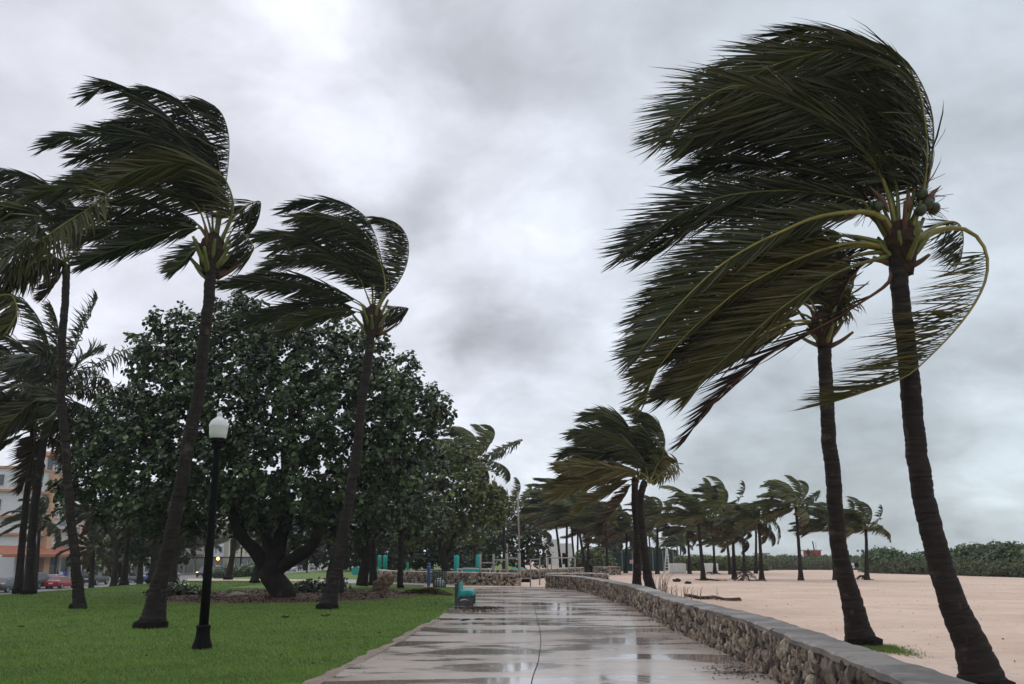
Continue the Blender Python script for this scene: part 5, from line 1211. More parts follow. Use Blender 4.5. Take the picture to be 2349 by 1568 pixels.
def dry_stalks(label, px, n, seed, h=.6, spread=.25, cat='dry grass'):
    b = gnd(*px); r = np.random.default_rng(seed); parts = []
    for k in range(n):
        o = np.array([r.normal(0, spread), r.normal(0, spread*.6), 0]); l = h*r.uniform(.5, 1.1); dx = r.uniform(-.1, .5)
        parts.append(tube_data(catmull(np.array([o, o+[dx*.2*l, 0, l*.7], o+[dx*l, r.normal(0, .1)*l, l]]), 6), np.linspace(.012, .004, 6), 4))
    V, f = join_data(parts); tag(link('dry_stalks', npmesh('dry_stalks', V, f, mat('dry_stalk', (.16, .11, .06), .8, .2, .5, 2))), label, cat).location = b
dry_stalks('arching dry stalks sprouting at the foot of the leaning palm of the pair', (1513, 1372), 22, 2, 1.0, .25)
dry_stalks('thin dry weeds poking above the coral wall right of the leaning pair', (1545, 1374), 20, 3, .55, .45)
dry_stalks('sparse dry weeds between wall and long fallen frond', (1585, 1378), 12, 4, .5, .4)
for k, (x, y, lb, s) in enumerate([(1384, 1338, 'dark upturned stump on the sand behind the coral wall', .35), (1552, 1335, 'small dark driftwood lump near the white block', .2), (1578, 1340, 'small flat dark scrap on the sand', .16)]):
    bm = rock_base(3, 20+k, .4)
    for v in bm.verts: v.co = Vector((v.co.x*s*1.2, v.co.y*s*.6, max(-.02, s*.5+v.co.z*s*.6)))
    tag(bmo('driftwood', bm, MATS['palm_fibre'], None, False, Vector(gnd(x, y))), lb, 'driftwood')
for k, (x0, y0, x1, y1, lb) in enumerate([(1057, 1427, 1079, 1424, 'curled brown palm sheath lying on the wet path'), (1088, 1424, 1112, 1424, 'thin dark twig lying on the wet path near the bench')]):
    p0, p1 = gnd(x0, y0), gnd(x1, y1); V, f = tube_data(catmull(np.array([p0, (p0+p1)/2+[0, .06, 0], p1])-p0+[0, 0, .045], 10), [.008, .012, .02, .024, .02, .018, .016, .014, .012, .008], 6)
    tag(link('fallen_twig', npmesh('fallen_twig', V, f, MATS['palm_fibre']), None, tuple(p0)), lb, 'twig')
for k, (x, y, lb) in enumerate([(655, 1408+10, 'dark fallen leaf on the lawn below the mulch bed'), (745, 1415, 'curled brown leaf on the lawn at the palm foot'), (52, 1440, 'small twig lying on the near lawn at left')]):
    p = gnd(x, y); parts = []
    for q in range(5): parts.append(box_data((random.uniform(-.10, .10), random.uniform(-.05, .05), .04+random.uniform(0, .03)), (.10, .03, .02)))
    V, f = join_data(parts); V = V+np.array([noise.noise_vector(Vector(v)*7)[:] for v in V])*.05
    tag(link('fallen_leaf', npmesh('fallen_leaf', V, f, LEAF_BROWN if k != 1 else MATS['palm_leaf_dry']), None, tuple(p)), lb, 'fallen leaf')
# white blocks
M_WBLK = mat('white_block', (.78, .79, .76), .7, .3, .08, 1.5)
for (x0, x1, y0, y1, lb) in ((1538, 1574, 1294, 1315, 'white rectangular box on the sand, nearer the leaning pair'), (1617, 1648, 1293.5, 1313.5, 'white rectangular box on the sand partly behind palm trunks')):
    g = gnd((x0+x1)/2, y1); w_ = (x1-x0)/F*g[1]*1.0; h_ = (y1-y0)/F*g[1]*1.04
    root = empty('storage_box', (g[0], g[1]+.5, 0), lb, 'box')
    bm = bmesh.new(); box(bm, (0, 0, h_/2), (w_, 1.1, h_-.02), .06); bmo('shell', bm, M_WBLK, root)
    bm = bmesh.new(); box(bm, (0, 0, .04), (w_*.94, 1.0, .10)); bmo('plinth', bm, M_BLACK, root)
# cone
b = gnd(1391, 1318.5); root = empty('traffic_cone', (b[0]+.15, b[1]-.6, 0), 'orange-red marker beside the short stone wall block', 'cone')
M_OR = mat('cone_orange', (.75, .07, .03), .5)
bm = bmesh.new(); lathe(bm, [(.17, .04), (.13, .3), (.08, .72), (.04, .8)], 12); bmo('cone_body', bm, M_OR, root); bm = bmesh.new(); box(bm, (0, 0, .02), (.4, .4, .04)); bmo('cone_base', bm, M_OR, root)
# exercise bars / posts
M_STEEL = mat('galvanised_pale', (.27, .25, .225), .5, .5)
def frame(name, label, bars, Y, cat, base=(0, 0), m=None, rad=.045):
    root = empty(name, tuple(base), label, cat); b = np.array(base)
    for (nm, p, q, rr_) in bars:
        P = np.array([at(*p, Y), at(*q, Y)])-b; P[:, 2] = np.maximum(P[:, 2], -.02-b[2])
        V, f = tube_data(catmull(P, 3), rr_, 8); link(nm, npmesh(nm, V, f, m or M_STEEL, smooth=True), root)
    return root
Yx = 54.0
frame('exercise_bars', 'row of grey metal pull-up posts and bars behind the coral wall', [('post', (1101.5, 1338), (1102, 1270), .065), ('post', (1132, 1338), (1132, 1270), .065), ('post', (1162.5, 1338), (1162.5, 1269), .085), ('post', (1192, 1344), (1191, 1268), .085),
      ('bar', (1101, 1291), (1132, 1290.5), .035), ('bar', (1132, 1284.5), (1162, 1284.5), .04), ('bar', (1162, 1280.5), (1191, 1280.5), .045)], Yx, 'exercise bars', (at(1140, 1300, Yx)[0], Yx, 0))
frame('rail_stand', 'low white metal rails in front of the exercise posts', [('rail', (1048, 1304), (1136, 1305), .03), ('post', (1050, 1303), (1050, 1325), .03), ('post', (1124, 1305), (1124, 1325), .03), ('post', (1136, 1305), (1136, 1314), .03), ('post', (1060, 1306), (1060, 1325), .03)], 57, 'rail', (at(1090, 1300, 57)[0], 57, 0), mat('rail_pale', (.5, .5, .48), .5))
root = frame('flagpole', 'tall thin pale pole rising beside the opening in the walls', [('pole', (1191, 1268), (1188, 1131), .05)], Yx, 'pole', (at(1190, 1268, Yx)[0], Yx, 0))
q_ = at(1188, 1130, Yx)-np.array([at(1190, 1268, Yx)[0], Yx, 0])
bm = bmesh.new(); bmesh.ops.create_icosphere(bm, subdivisions=2, radius=.08); bmo('finial', bm, M_STEEL, root, True, Vector(q_))
frame('thin_pole', 'short thin pole above the third exercise post', [('pole', (1164, 1270), (1163, 1246), .035)], Yx, 'pole', (at(1164, 1270, Yx)[0], Yx, 0))
Yg = 60
frame('goal_frame', 'pale metal goal frame in front of the palm grove', [('post', (1255.5, 1326), (1255.5, 1278), .045), ('post', (1265, 1322), (1265, 1281), .04), ('post', (1304, 1328), (1304, 1280), .045), ('post', (1319, 1330), (1319, 1280), .045), ('crossbar', (1255, 1279), (1319, 1279.5), .04)], Yg, 'frame', (at(1290, 1300, Yg)[0], Yg, 0))
frame('swing_frame', 'slim metal frame standing in the sandy opening', [('post', (1217, 1345), (1217, 1284), .035), ('post', (1238, 1342), (1238, 1280), .035), ('crossbar', (1217, 1284), (1238, 1282), .03)], 50, 'frame', (at(1228, 1300, 50)[0], 50, 0))
# black sand block in the opening, thick dark log
g = gnd(1206, 1336.5); bm = bmesh.new(); box(bm, (0, 0, .12), (.62, .3, .26), .02); tag(bmo('rubber_block', bm, M_BLACK, None, False, Vector(g)), 'black block lying on the sand in the wall opening', 'block')
P = np.array([gnd(1222, 1330), gnd(1250, 1326)]); V, f = tube_data(catmull(P+[0, 0, .12], 4), .10, 7); tag(link('log', npmesh('log', V-P[0], f, MATS['palm_fibre']), None, tuple(P[0])), 'dark log lying on the sand behind the opening', 'log')
# teal posts
def teal_post(x, y0, y1, Y, wpx, label):
    p0 = at(x, y0, Y); p1 = at(x, y1, Y); rr_ = wpx/F*Y*.5; h_ = p1[2]-max(0, p0[2]); root = empty('teal_column', (p0[0], Y, 0), label, 'column', 'teal playground columns')
    bm = bmesh.new(); lathe(bm, [(rr_, 0), (rr_, p1[2]-.12), (rr_*.9, p1[2]-.04), (rr_*.5, p1[2])], 14); bmo('shaft', bm, M_TEAL, root, True)
    bm = bmesh.new(); lathe(bm, [(rr_*1.25, 0), (rr_*1.25, .12), (rr_*1.05, .16)], 14); bmo('foot', bm, M_TEAL, root)
for x, y0, y1, Y, w_, lb in ((829, 1312, 1275, 90, 6, 'teal column behind the forked trunk'), (841, 1312, 1275, 90, 6, 'teal column just right of the forked trunk'), (870, 1311, 1273, 86, 8.5, 'rounded teal column left of a straight trunk'), (883, 1311, 1273, 84, 9.5, 'rounded teal column at the left end of the coral wall'), (935, 1310, 1290, 86, 5, 'short teal column above the coral wall'),
      (1047, 1310, 1273, 62, 12, 'fat teal column behind the wall, left of a palm trunk'), (1096, 1310, 1272, 62, 10, 'fat teal column right of a palm trunk beside the exercise posts')): teal_post(x, y0, y1, Y, w_, lb)
p0, p1 = at(808, 1313, 84), at(872, 1313, 84); bm = bmesh.new(); box(bm, ((p0[0]+p1[0])/2, 84, .32), (p1[0]-p0[0], .4, .64), .03); tag(bmo('teal_low_wall', bm, M_TEAL), 'low teal wall joining the columns beyond the side path', 'wall')
p0, p1 = at(1064, 1310, 64), at(1094, 1310, 64); root = empty('teal_planter', ((p0[0]+p1[0])/2, 64, 0), 'teal box-like counter between the two fat teal columns', 'counter')
bm = bmesh.new(); box(bm, (0, 0, .42), (p1[0]-p0[0], .5, .84), .03); bmo('counter_body', bm, M_TEAL, root); bm = bmesh.new(); box(bm, (0, 0, .875), ((p1[0]-p0[0])*1.06, .6, .07), .01); bmo('counter_top', bm, M_TEAL, root)
for x, lb in ((1180, 'left half-round teal bin lid over the far coral wall'), (1197, 'right half-round teal bin lid over the far coral wall')):
    q = at(x, 1311, 74); bm = bmesh.new(); lathe(bm, [(.34, 0), (.36, q[2]-.05), (.33, q[2]+.12), (.22, q[2]+.28), (.05, q[2]+.35)], 14); tag(bmo('domed_bin', bm, M_TEAL, None, True, Vector((q[0], 74, 0))), lb, 'bin')
# white ladder chair, green fence, sign
M_WHITE = mat('white_paint', (.62, .62, .60), .6)
Yl = 92; root = frame('lifeguard_chair', 'white wooden ladder chair beside the leaning pair', [('leg', (1536, 1313), (1530, 1258), .07), ('leg', (1524, 1313), (1529, 1258), .07)]+[('rung', (1526+.0*k, 1308-k*7), (1535, 1308-k*7), .05) for k in range(6)], Yl, 'ladder chair', (at(1530, 1300, Yl)[0], Yl, 0), M_WHITE)
Yf = 100
p0, p1 = at(1404, 1300, Yf), at(1545, 1300, Yf); root = empty('screen_fence', (p0[0], Yf, 0), 'dark green screened fence behind the leaning pair', 'fence')
M_SCR = mat('green_screen', (.018, .045, .042), .8, .1, .2, 2); npan = 6; w_ = (p1[0]-p0[0])/npan
for k in range(npan):
    bm = bmesh.new(); box(bm, (w_*(k+.5), 0, 1.02), (w_-.06, .03, 1.9)); bmo('screen_panel', bm, M_SCR, root)
for k in range(npan+1):
    bm = bmesh.new(); box(bm, (w_*k, -.03, 1.1), (.06, .06, 2.2)); bmo('post', bm, M_STEEL, root)
q = at(1450, 1288, Yf-.2)-np.array([p0[0], Yf, 0]); bm = bmesh.new(); box(bm, (q[0], -.1, q[2]), (.5, .03, .4)); tag(bmo('notice_board', bm, mat('pinkish_sign', (.55, .35, .36), .6), None, False, Vector((p0[0], Yf, 0))), 'small pinkish-white notice hung on the green screened fence', 'sign')
# dune rope fence
root = empty('dune_fence', (0, 0, 0), 'thin dark post and net fence along the foot of the dune', 'fence')
fp = [gnd(x, 1316.5+(x-2040)*.03-1.5) for x in np.linspace(1985, 2430, 34)]+[]
fp2 = [np.array([at(x, 1300, 110)[0], 110.0, 0]) for x in np.linspace(1760, 1960, 18)]
M_FP = mat('fence_post_dark', (.06, .05, .04), .8)
pm = npmesh('post', *box_data((0, 0, .55), (.07, .07, 1.15)), M_FP)
for lst in (fp2, fp):
    for p in lst: link('post', pm, root, (p[0], p[1], 0))
    for zz_ in (.35, .7, 1.05):
        V, f = tube_data(np.array([[p[0], p[1], zz_] for p in lst]), .014, 4); link('rope', npmesh('rope', V, f, M_FP), root)
# lifeguard hut
Yh = 150
def bx(c0, c1, Y, d, name, m, root, b, bev=0):
    a = at(*c0, Y)-b; c = at(*c1, Y)-b; bm = bmesh.new(); box(bm, ((a[0]+c[0])/2, d/2, (a[2]+c[2])/2), (abs(c[0]-a[0]), d, abs(c[2]-a[2])), bev); return bmo(name, bm, m, root)
M_RED = mat('faded_red_wood', (.42, .10, .085), .7, .2, .3, 3, .2, 10); M_PINK = mat('pink_roof', (.50, .26, .25), .7, .2, .15, 3)
b = np.array([at(1872, 1275, Yh)[0], Yh, 0]); root = empty('lifeguard_hut', tuple(b), 'small faded red lifeguard hut with flat roof standing on the dune', 'hut')
bx((1857, 1278.5), (1883, 1263), Yh, 3, 'cabin', M_RED, root, b); bx((1853, 1263), (1888, 1260.5), Yh-.5, 4, 'roof', M_PINK, root, b); bx((1850, 1290), (1886, 1278.5), Yh, 3, 'deck', mat('pale_wood', (.4, .33, .28), .8), root, b)
for k in range(5): 
    x = 1859+k*5; bx((x, 1278), (x+.6, 1264), Yh-.06, .1, 'plank_strip', M_PINK, root, b)
V, f = tube_data(np.array([at(1868, 1262, Yh-.3)-b, at(1864, 1241, Yh-.3)-b]), .10, 6); link('flag_mast', npmesh('flag_mast', V, f, M_FP), root)
V, f = tube_data(np.array([at(1872, 1262, Yh-.3)-b, at(1871.5, 1243, Yh-.3)-b]), .04, 6); link('antenna', npmesh('antenna', V, f, M_STEEL), root)
b = np.array([at(1806, 1275, 170)[0], 170, 0]); root = empty('lifeguard_hut', tuple((at(1806-50, 1275, 170)[0], 170, 0)), 'far pale hut with pink roof edge peeking over the dune', 'hut'); b = np.array(root.location)
bx((1745, 1276), (1766, 1270), 170, 3, 'cabin', M_WHITE, root, b); bx((1742, 1270), (1768, 1268), 169.5, 4, 'roof', mat('pinkred', (.5, .1, .12), .6), root, b); bx((1746, 1292), (1764, 1276), 170, 3, 'deck', M_WHITE, root, b)
# covered machine by near trunk
Yk = 84; b = np.array([at(1957, 1300, Yk)[0], Yk, 0]); root = empty('beach_sign', tuple(b), 'black and white board on a post behind the near leaning trunk', 'sign')
bx((1950, 1303), (1960, 1291), Yk, .08, 'white_board', M_WHITE, root, b); bx((1960, 1299), (1968, 1290), Yk, .08, 'dark_board', M_BLACK, root, b); bx((1949, 1313), (1951.5, 1291), Yk+.1, .1, 'post', mat('blue_grey', (.25, .32, .45), .6), root, b); bx((1951.5, 1299), (1960, 1297), Yk-.02, .02, 'stripe', M_BLACK, root, b)

# white arched building
Ya = 140; b = np.array([at(1270, 1300, Ya)[0], Ya, 0]); root = empty('beach_pavilion', tuple(b), 'white arched building behind the palm grove', 'building'); M_WALL = mat('white_stucco', (.68, .68, .66), .8, .2, .06, .6); M_DARK = mat('dark_opening', (.03, .034, .04), .2, .5)
bx((1249, 1298), (1312, 1246), Ya, 6, 'wall', M_WALL, root, b); bx((1247, 1246), (1284, 1238), Ya-.3, 5, 'parapet', M_WALL, root, b)
for x in (1250, 1256, 1262, 1268, 1274, 1280): bx((x, 1238), (x+3.5, 1235.5), Ya-.3, 1, 'merlon', M_WALL, root, b)
bx((1230, 1298), (1249, 1272), Ya-2, 6, 'side_wing', M_WALL, root, b)
for x0, x1 in ((1235, 1238), (1241, 1247)): bx((x0, 1296), (x1, 1276), Ya-2.1, .15, 'opening', M_DARK, root, b)
for x0, x1 in ((1290, 1298), (1258, 1264)): bx((x0, 1294), (x1, 1268), Ya-.1, .15, 'opening', M_DARK, root, b)

# ================================================================== STREET SIDE
FX = -72.0
M_GLASS = mat('window_glass', (.06, .075, .085), .08, .7); M_OB = mat('orange_band', (.50, .26, .16), .7, .3, .1, 1); M_OP = mat('orange_pylon', (.62, .38, .24), .8, .2, .08, 1); M_WS = mat('hotel_white', (.66, .64, .66), .8, .2, .05, .5)
def yfx(x): return -FX*ray(x, 1290)[1]/(-ray(x, 1290)[0])
def bbox(name, x0, x1, y0, y1, z0, z1, m, root, b, bev=0):
    bm = bmesh.new(); box(bm, ((x0+x1)/2-b[0], (y0+y1)/2-b[1], (z0+z1)/2-b[2]), (x1-x0, y1-y0, z1-z0), bev); return bmo(name, bm, m, root)
def win(x, y, z, w_, h_, root, b, face='E', mf=None):
    mf = mf or M_WALL
    if face == 'E':
        fr = bbox('window', x-.02, x+.10, y-w_/2-.08, y+w_/2+.08, z-.08, z+h_+.08, mf, root, b); gl_ = bbox('pane', x+.06, x+.13, y-w_/2, y+w_/2, z, z+h_, M_GLASS, fr, b); bar = bbox('glazing_bar', x+.12, x+.16, y-w_/2, y+w_/2, z+h_*.5-.04, z+h_*.5+.04, mf, fr, b)
    else:
        fr = bbox('window', x-w_/2-.08, x+w_/2+.08, y-.10, y+.02, z-.08, z+h_+.08, mf, root, b); gl_ = bbox('pane', x-w_/2, x+w_/2, y-.13, y-.06, z, z+h_, M_GLASS, fr, b)
ZR = -2.0
YA = yfx(33); YA2 = yfx(168)
b = np.array([FX, YA, ZR]); root = empty('hotel_building', tuple(b), 'white art deco hotel with orange bands, orange pylon and terracotta awning', 'building')
bbox('wall', FX-22, FX, YA, YA+10, ZR, 14.3, M_WS, root, b); YB = YA+10
bbox('wall', FX-22, FX-.6, YB, YA2, ZR, 12.4, M_WS, root, b)
bbox('parapet_band', FX-22.3, FX+.25, YA-.25, YA+10.2, 14.3, 14.65, M_OB, root, b)
for z in (10.9, 7.1, 4.6): bbox('eyebrow_band', FX-22.6, FX+.55, YA-.55, YA+10.3, z, z+.34, M_OB, root, b)
for z in (12.4, 9.1, 5.6, 3.6): bbox('eyebrow_band', FX-10, FX+.4, YB+3.3, YA2+.3, z, z+.32, M_OB, root, b)
py0 = yfx(88); bbox('pylon', FX-4, FX+.9, py0, py0+1.7, ZR, 14.0, M_OP, root, b)
ty = yfx(112); bm = bmesh.new(); lathe(bm, [(3.3, 13.0), (3.3, 14.4)], 24, (FX-3.6-b[0], ty+2-b[1], -b[2])); bmo('tower_base', bm, M_OP, root)
bm = bmesh.new(); lathe(bm, [(2.9, 14.4), (2.9, 17.0)], 24, (FX-3.6-b[0], ty+2-b[1], -b[2])); tw = bmo('tower', bm, M_GLASS, root)
for k in range(12):
    a = k/12*2*math.pi; bm = bmesh.new(); box(bm, (FX-3.6+math.cos(a)*2.95-b[0], ty+2+math.sin(a)*2.95-b[1], 15.7-b[2]), (.5, .5, 2.6)); bmo('mullion', bm, M_WS, tw)
bm = bmesh.new(); lathe(bm, [(3.2, 17.0), (3.7, 17.15), (3.6, 17.7), (3.0, 17.95)], 24, (FX-3.6-b[0], ty+2-b[1], -b[2])); bmo('tower_cap', bm, M_OB, root)
for z in (11.6, 8.0, 5.1):
    for yy_ in (YA+4.2, YA+7.6): win(FX, yy_, z+.3 if z > 8 else z, 1.7, 1.7 if z > 6 else 1.3, root, b)
    for xx_ in (FX-4, FX-9, FX-14): win(xx_, YA, z+.2, 2.0, 1.6, root, b, 'S')
for z in (9.9, 6.4):
    win(FX-.6, YA2-4, z, 2.2, 1.6, root, b)
M_AWN = mat('terracotta_awning', (.36, .13, .075), .75, .2, .15, 2)
V = []; 
bm = bmesh.new(); pr = [(FX+.05, 3.1), (FX+3.2, 1.9), (FX+3.2, 1.5), (FX+3.1, 1.5), (FX+3.1, 1.8), (FX+.05, 2.8)]
ra = [bm.verts.new((x-b[0], YA-9-b[1], z-b[2])) for x, z in pr]; rb = [bm.verts.new((x-b[0], YA2+1-b[1], z-b[2])) for x, z in pr]
for k in range(6): bm.faces.new((ra[k], ra[(k+1) % 6], rb[(k+1) % 6], rb[k]))
bm.faces.new(ra[::-1]); bm.faces.new(rb); bmo('awning', bm, M_AWN, root)
bbox('shopfront', FX-.3, FX+.12, YA+.6, YA2-.6, ZR+.1, 1.6, M_DARK, root, b)
for k in range(8): bbox('pillar', FX+.12, FX+.5, YA+1.5+k*3.6, YA+2.0+k*3.6, ZR, 2.6, M_WS, root, b)
bbox('teal_valance', FX+3.25, FX+3.4, YA2-3.5, YA2-.5, .4, 1.4, mat('teal_cloth', (.03, .28, .25), .7), root, b)
def building(label, xa, xb, z1, m, floors, band=None, dx=0.0, ground=M_DARK, canopy=None, wcol=None, parapet=None):
    y0, y1 = yfx(xa), yfx(xb); X = FX+dx; b = np.array([X, y0, ZR]); root = empty('street_building', tuple(b), label, 'building')
    bbox('wall', X-18, X, y0, y1-.15, ZR, z1, m, root, b); bbox('parapet', X-18.2, X+.2, y0-.15, y1-.3, z1, z1+.45, parapet or m, root, b)
    fh = (z1-1.6)/floors
    for f_ in range(floors):
        z = 2.0+f_*fh; n = max(2, int((y1-y0)/4.2))
        for k in range(n): win(X, y0+(k+.5)*(y1-y0)/n, z+.4, 1.6, min(1.6, fh*.55), root, b, 'E', wcol)
        for k in range(3): win(X-3-k*5, y0, z+.4, 1.8, min(1.6, fh*.55), root, b, 'S', wcol)
        if band: bbox('band', X-18.3, X+.35, y0-.2, y1-.4, z-.25, z-.02, band, root, b)
    n = max(2, int((y1-y0)/5))
    for k in range(n): bbox('shop_window', X+.01, X+.12, y0+(k+.12)*(y1-y0)/n, y0+(k+.88)*(y1-y0)/n, ZR+.2, 1.1, ground, root, b)
    if canopy: bbox('canopy', X+.14, X+3, y0+.3, y1-.6, 1.15, 1.5, canopy, root, b)
    return root, b, y0, y1
M_PK = mat('pink_stucco', (.62, .42, .36), .8, .2, .05, .5); M_BG = mat('beige_stucco', (.50, .43, .34), .8, .2, .05, .5); M_CR = mat('cream_stucco', (.66, .60, .47), .8, .2, .05, .5); M_CO = mat('coral_facing', (.46, .33, .27), .9, .2, 0, 1.2, .5, 5, col2=(.28, .19, .15)); M_TB = mat('teal_band', (.06, .26, .26), .7)
building('pale pink building next to the orange-banded hotel', 172, 262, 9.4, M_PK, 3, None, -1.5)
building('beige building with teal bands behind the palms', 264, 352, 7.2, M_BG, 2, M_TB, .5)
building('low coral stone building with dark balcony', 356, 452, 4.2, M_CO, 1, mat('balcony_dark', (.06, .045, .04), .7), 1.5, canopy=M_BLACK)
building('tall plain white building with small windows', 456, 510, 17.5, M_WS, 4, None, .2, canopy=M_BLACK)
building('cream building with yellow window trim and black canopy', 513, 600, 8.0, M_CR, 2, None, 1.0, canopy=M_BLACK, wcol=mat('yellow_trim', (.62, .52, .2), .7))
building('distant pale building beyond the parked jeep', 605, 700, 9, M_WALL, 2, None, 0)
# ---- cars
M_TYRE = mat('tyre', (.015, .015, .015), .8); M_RIM = mat('rim_grey', (.35, .35, .36), .35, .5, metal=.6); M_CGL = mat('car_glass', (.02, .025, .03), .06, .8); M_TL = mat('tail_light', (.35, .01, .01), .3, .5); M_HL = mat('head_light', (.6, .6, .6), .15, .6); M_PLATE = mat('plate', (.6, .6, .58), .5)
def paint(nm, c): return mat('car_paint_'+nm, c, .22, .6)
def car_meshes(kind):
    L, W, Hh = dict(sedan=(4.6, 1.78, 1.42), suv=(5.0, 1.95, 1.85), jeep=(4.0, 1.8, 1.85), hatch=(4.2, 1.75, 1.5))[kind]
    if kind == 'sedan': st = [(-.5, .55, .62, .80), (-.485, .30, .90, .90), (-.40, .24, .96, .97), (-.2, .2, .96, 1), (.1, .2, .95, 1), (.22, .22, .93, .99), (.40, .25, .82, .95), (.485, .32, .68, .86), (.5, .45, .56, .74)]; cab = [(-.36, .955, .955), (-.24, .95, 1.36), (-.05, .95, 1.42), (.08, .94, 1.38), (.24, .93, .935)]
    elif kind == 'suv': st = [(-.5, .45, .95, .88), (-.49, .35, 1.1, .95), (-.3, .28, 1.15, 1), (.1, .28, 1.15, 1), (.22, .3, 1.12, 1), (.45, .34, 1.0, .95), (.495, .42, .85, .86), (.5, .5, .75, .8)]; cab = [(-.492, 1.13, 1.135), (-.455, 1.13, 1.78), (-.1, 1.13, 1.85), (.08, 1.13, 1.80), (.22, 1.12, 1.125)]
    elif kind == 'jeep': st = [(-.5, .5, 1.0, .9), (-.49, .4, 1.1, .93), (-.1, .4, 1.1, .93), (.12, .4, 1.1, .9), (.48, .45, 1.05, .8), (.5, .5, 1.0, .78)]; cab = [(-.49, 1.09, 1.1), (-.48, 1.09, 1.8), (0, 1.09, 1.85), (.06, 1.09, 1.80), (.12, 1.08, 1.1)]
    else: st = [(-.5, .5, .8, .85), (-.485, .3, .95, .93), (-.2, .22, .98, 1), (.15, .22, .96, 1), (.4, .26, .85, .94), (.49, .35, .65, .82), (.5, .45, .55, .7)]; cab = [(-.47, .95, .955), (-.38, .95, 1.42), (-.1, .95, 1.5), (.05, .95, 1.46), (.24, .94, .945)]
    V, Fq = [], []
    for (u, z0, z1, wv) in st:
        w_ = W/2*wv; y = u*L; zm = z0+(z1-z0)*.55
        V += [[-w_*.92, y, z0], [w_*.92, y, z0], [w_*1.0, y, z0+.12], [w_, y, zm], [w_*.93, y, z1-.02], [w_*.80, y, z1], [-w_*.80, y, z1], [-w_*.93, y, z1-.02], [-w_, y, zm], [-w_, y, z0+.12]]
    n = len(st)
    for k in range(n-1):
        for q in range(10): Fq.append([10*k+q, 10*k+(q+1) % 10, 10*k+10+(q+1) % 10, 10*k+10+q])
    Fq += [list(range(10))[::-1], [10*(n-1)+q for q in range(10)]]
    body = (V, Fq)
    V, Fq, mi = [], [], []
    for (u, z0, z1) in cab:
        wb, wt = W/2*.90, W/2*(.90-.22*(z1-z0)/max(.3, cab[2][2]-.9)); y = u*L
        V += [[-wb, y, z0], [-wt, y, z1-.03*(z1 > z0+.1)], [-wt*.85, y, z1+.0], [wt*.85, y, z1+.0], [wt, y, z1-.03*(z1 > z0+.1)], [wb, y, z0]]
    for k in range(len(cab)-1):
        for q in range(5):
            Fq.append([6*k+q, 6*k+q+1, 6*k+7+q, 6*k+6+q]); mi.append(1 if (q in (1, 2, 3) and 0 < k < len(cab)-2) else 0)
    cabin = (V, Fq, mi)
    return L, W, Hh, body, cabin
CARM = {}
def car(label, kind, pm, loc, rz=0, lights=False, spare=False):
    L, W, Hh, body, cabin = car_meshes(kind); key = (kind, pm.name)
    if key not in CARM: CARM[key] = (npmesh('body', body[0], body[1], pm, smooth=False), npmesh('cabin', cabin[0], cabin[1], [M_CGL, pm], mat_idx=cabin[2]))
    root = empty('parked_car', loc, label, 'car', 'cars parked along the street', rz)
    o = link('body', CARM[key][0], root); o.modifiers.new('b', 'BEVEL').width = .03
    link('cabin', CARM[key][1], root)
    rw = .33 if kind in ('sedan', 'hatch') else .40
    if ('wheel', rw) not in CARM:
        bm = bmesh.new(); bmesh.ops.create_cone(bm, cap_ends=True, segments=20, radius1=rw, radius2=rw, depth=.22, matrix=Matrix.Rotation(math.pi/2, 4, 'Y')); me = bpy.data.meshes.new('wheel'); bm.to_mesh(me); bm.free(); me.materials.append(M_TYRE)
        bm = bmesh.new(); bmesh.ops.create_cone(bm, cap_ends=True, segments=16, radius1=rw*.62, radius2=rw*.62, depth=.25, matrix=Matrix.Rotation(math.pi/2, 4, 'Y')); m2 = bpy.data.meshes.new('rim'); bm.to_mesh(m2); bm.free(); m2.materials.append(M_RIM); CARM[('wheel', rw)] = (me, m2)
    for sx in (-1, 1):
        for yy_ in (-.3, .31):
            w_ = link('wheel', CARM[('wheel', rw)][0], root, (sx*(W/2-.10), yy_*L, rw)); link('rim', CARM[('wheel', rw)][1], w_)
        zt = .72 if kind in ('sedan', 'hatch') else .95
        bm = bmesh.new(); box(bm, (sx*W*.38, -L*.487, zt), (.34, .12, .16 if kind != 'suv' else .35), .02); bmo('tail_light', bm, M_TL, root)
        bm = bmesh.new(); box(bm, (sx*W*.34, L*.478, zt-.08), (.34, .16, .15), .02); bmo('headlight', bm, M_HL if not lights else mat('lit_headlight', (.8, .6, .3), .4, emit=((1, .75, .35), 3.0)), root)
        bm = bmesh.new(); box(bm, (sx*(W/2+.06), L*.14, .98 if kind in ('sedan', 'hatch') else 1.2), (.2, .1, .14), .03); bmo('mirror', bm, pm, root)
    bm = bmesh.new(); box(bm, (0, -L*.502, .62 if kind in ('sedan', 'hatch') else .8), (.5, .02, .14)); bmo('license_plate', bm, M_PLATE, root)
    if spare:
        w_ = link('spare_wheel', CARM[('wheel', rw)][0], root, (.1, -L*.5-.12, 1.05)); w_.rotation_euler = (0, 0, math.pi/2); r2 = link('rim', CARM[('wheel', rw)][1], w_)
    return root
def cpos(px, X=-54.5): 
    a = ray(px, 1325); return (X, -X*a[1]/-a[0]*1.0, ZR-.06)
blk, gry, red, blu, wht, drk = paint('black', (.012, .012, .014)), paint('grey', (.16, .17, .18)), paint('red', (.42, .012, .02)), paint('blue', (.02, .07, .30)), paint('white', (.6, .6, .6)), paint('dark_blue_grey', (.04, .05, .06))
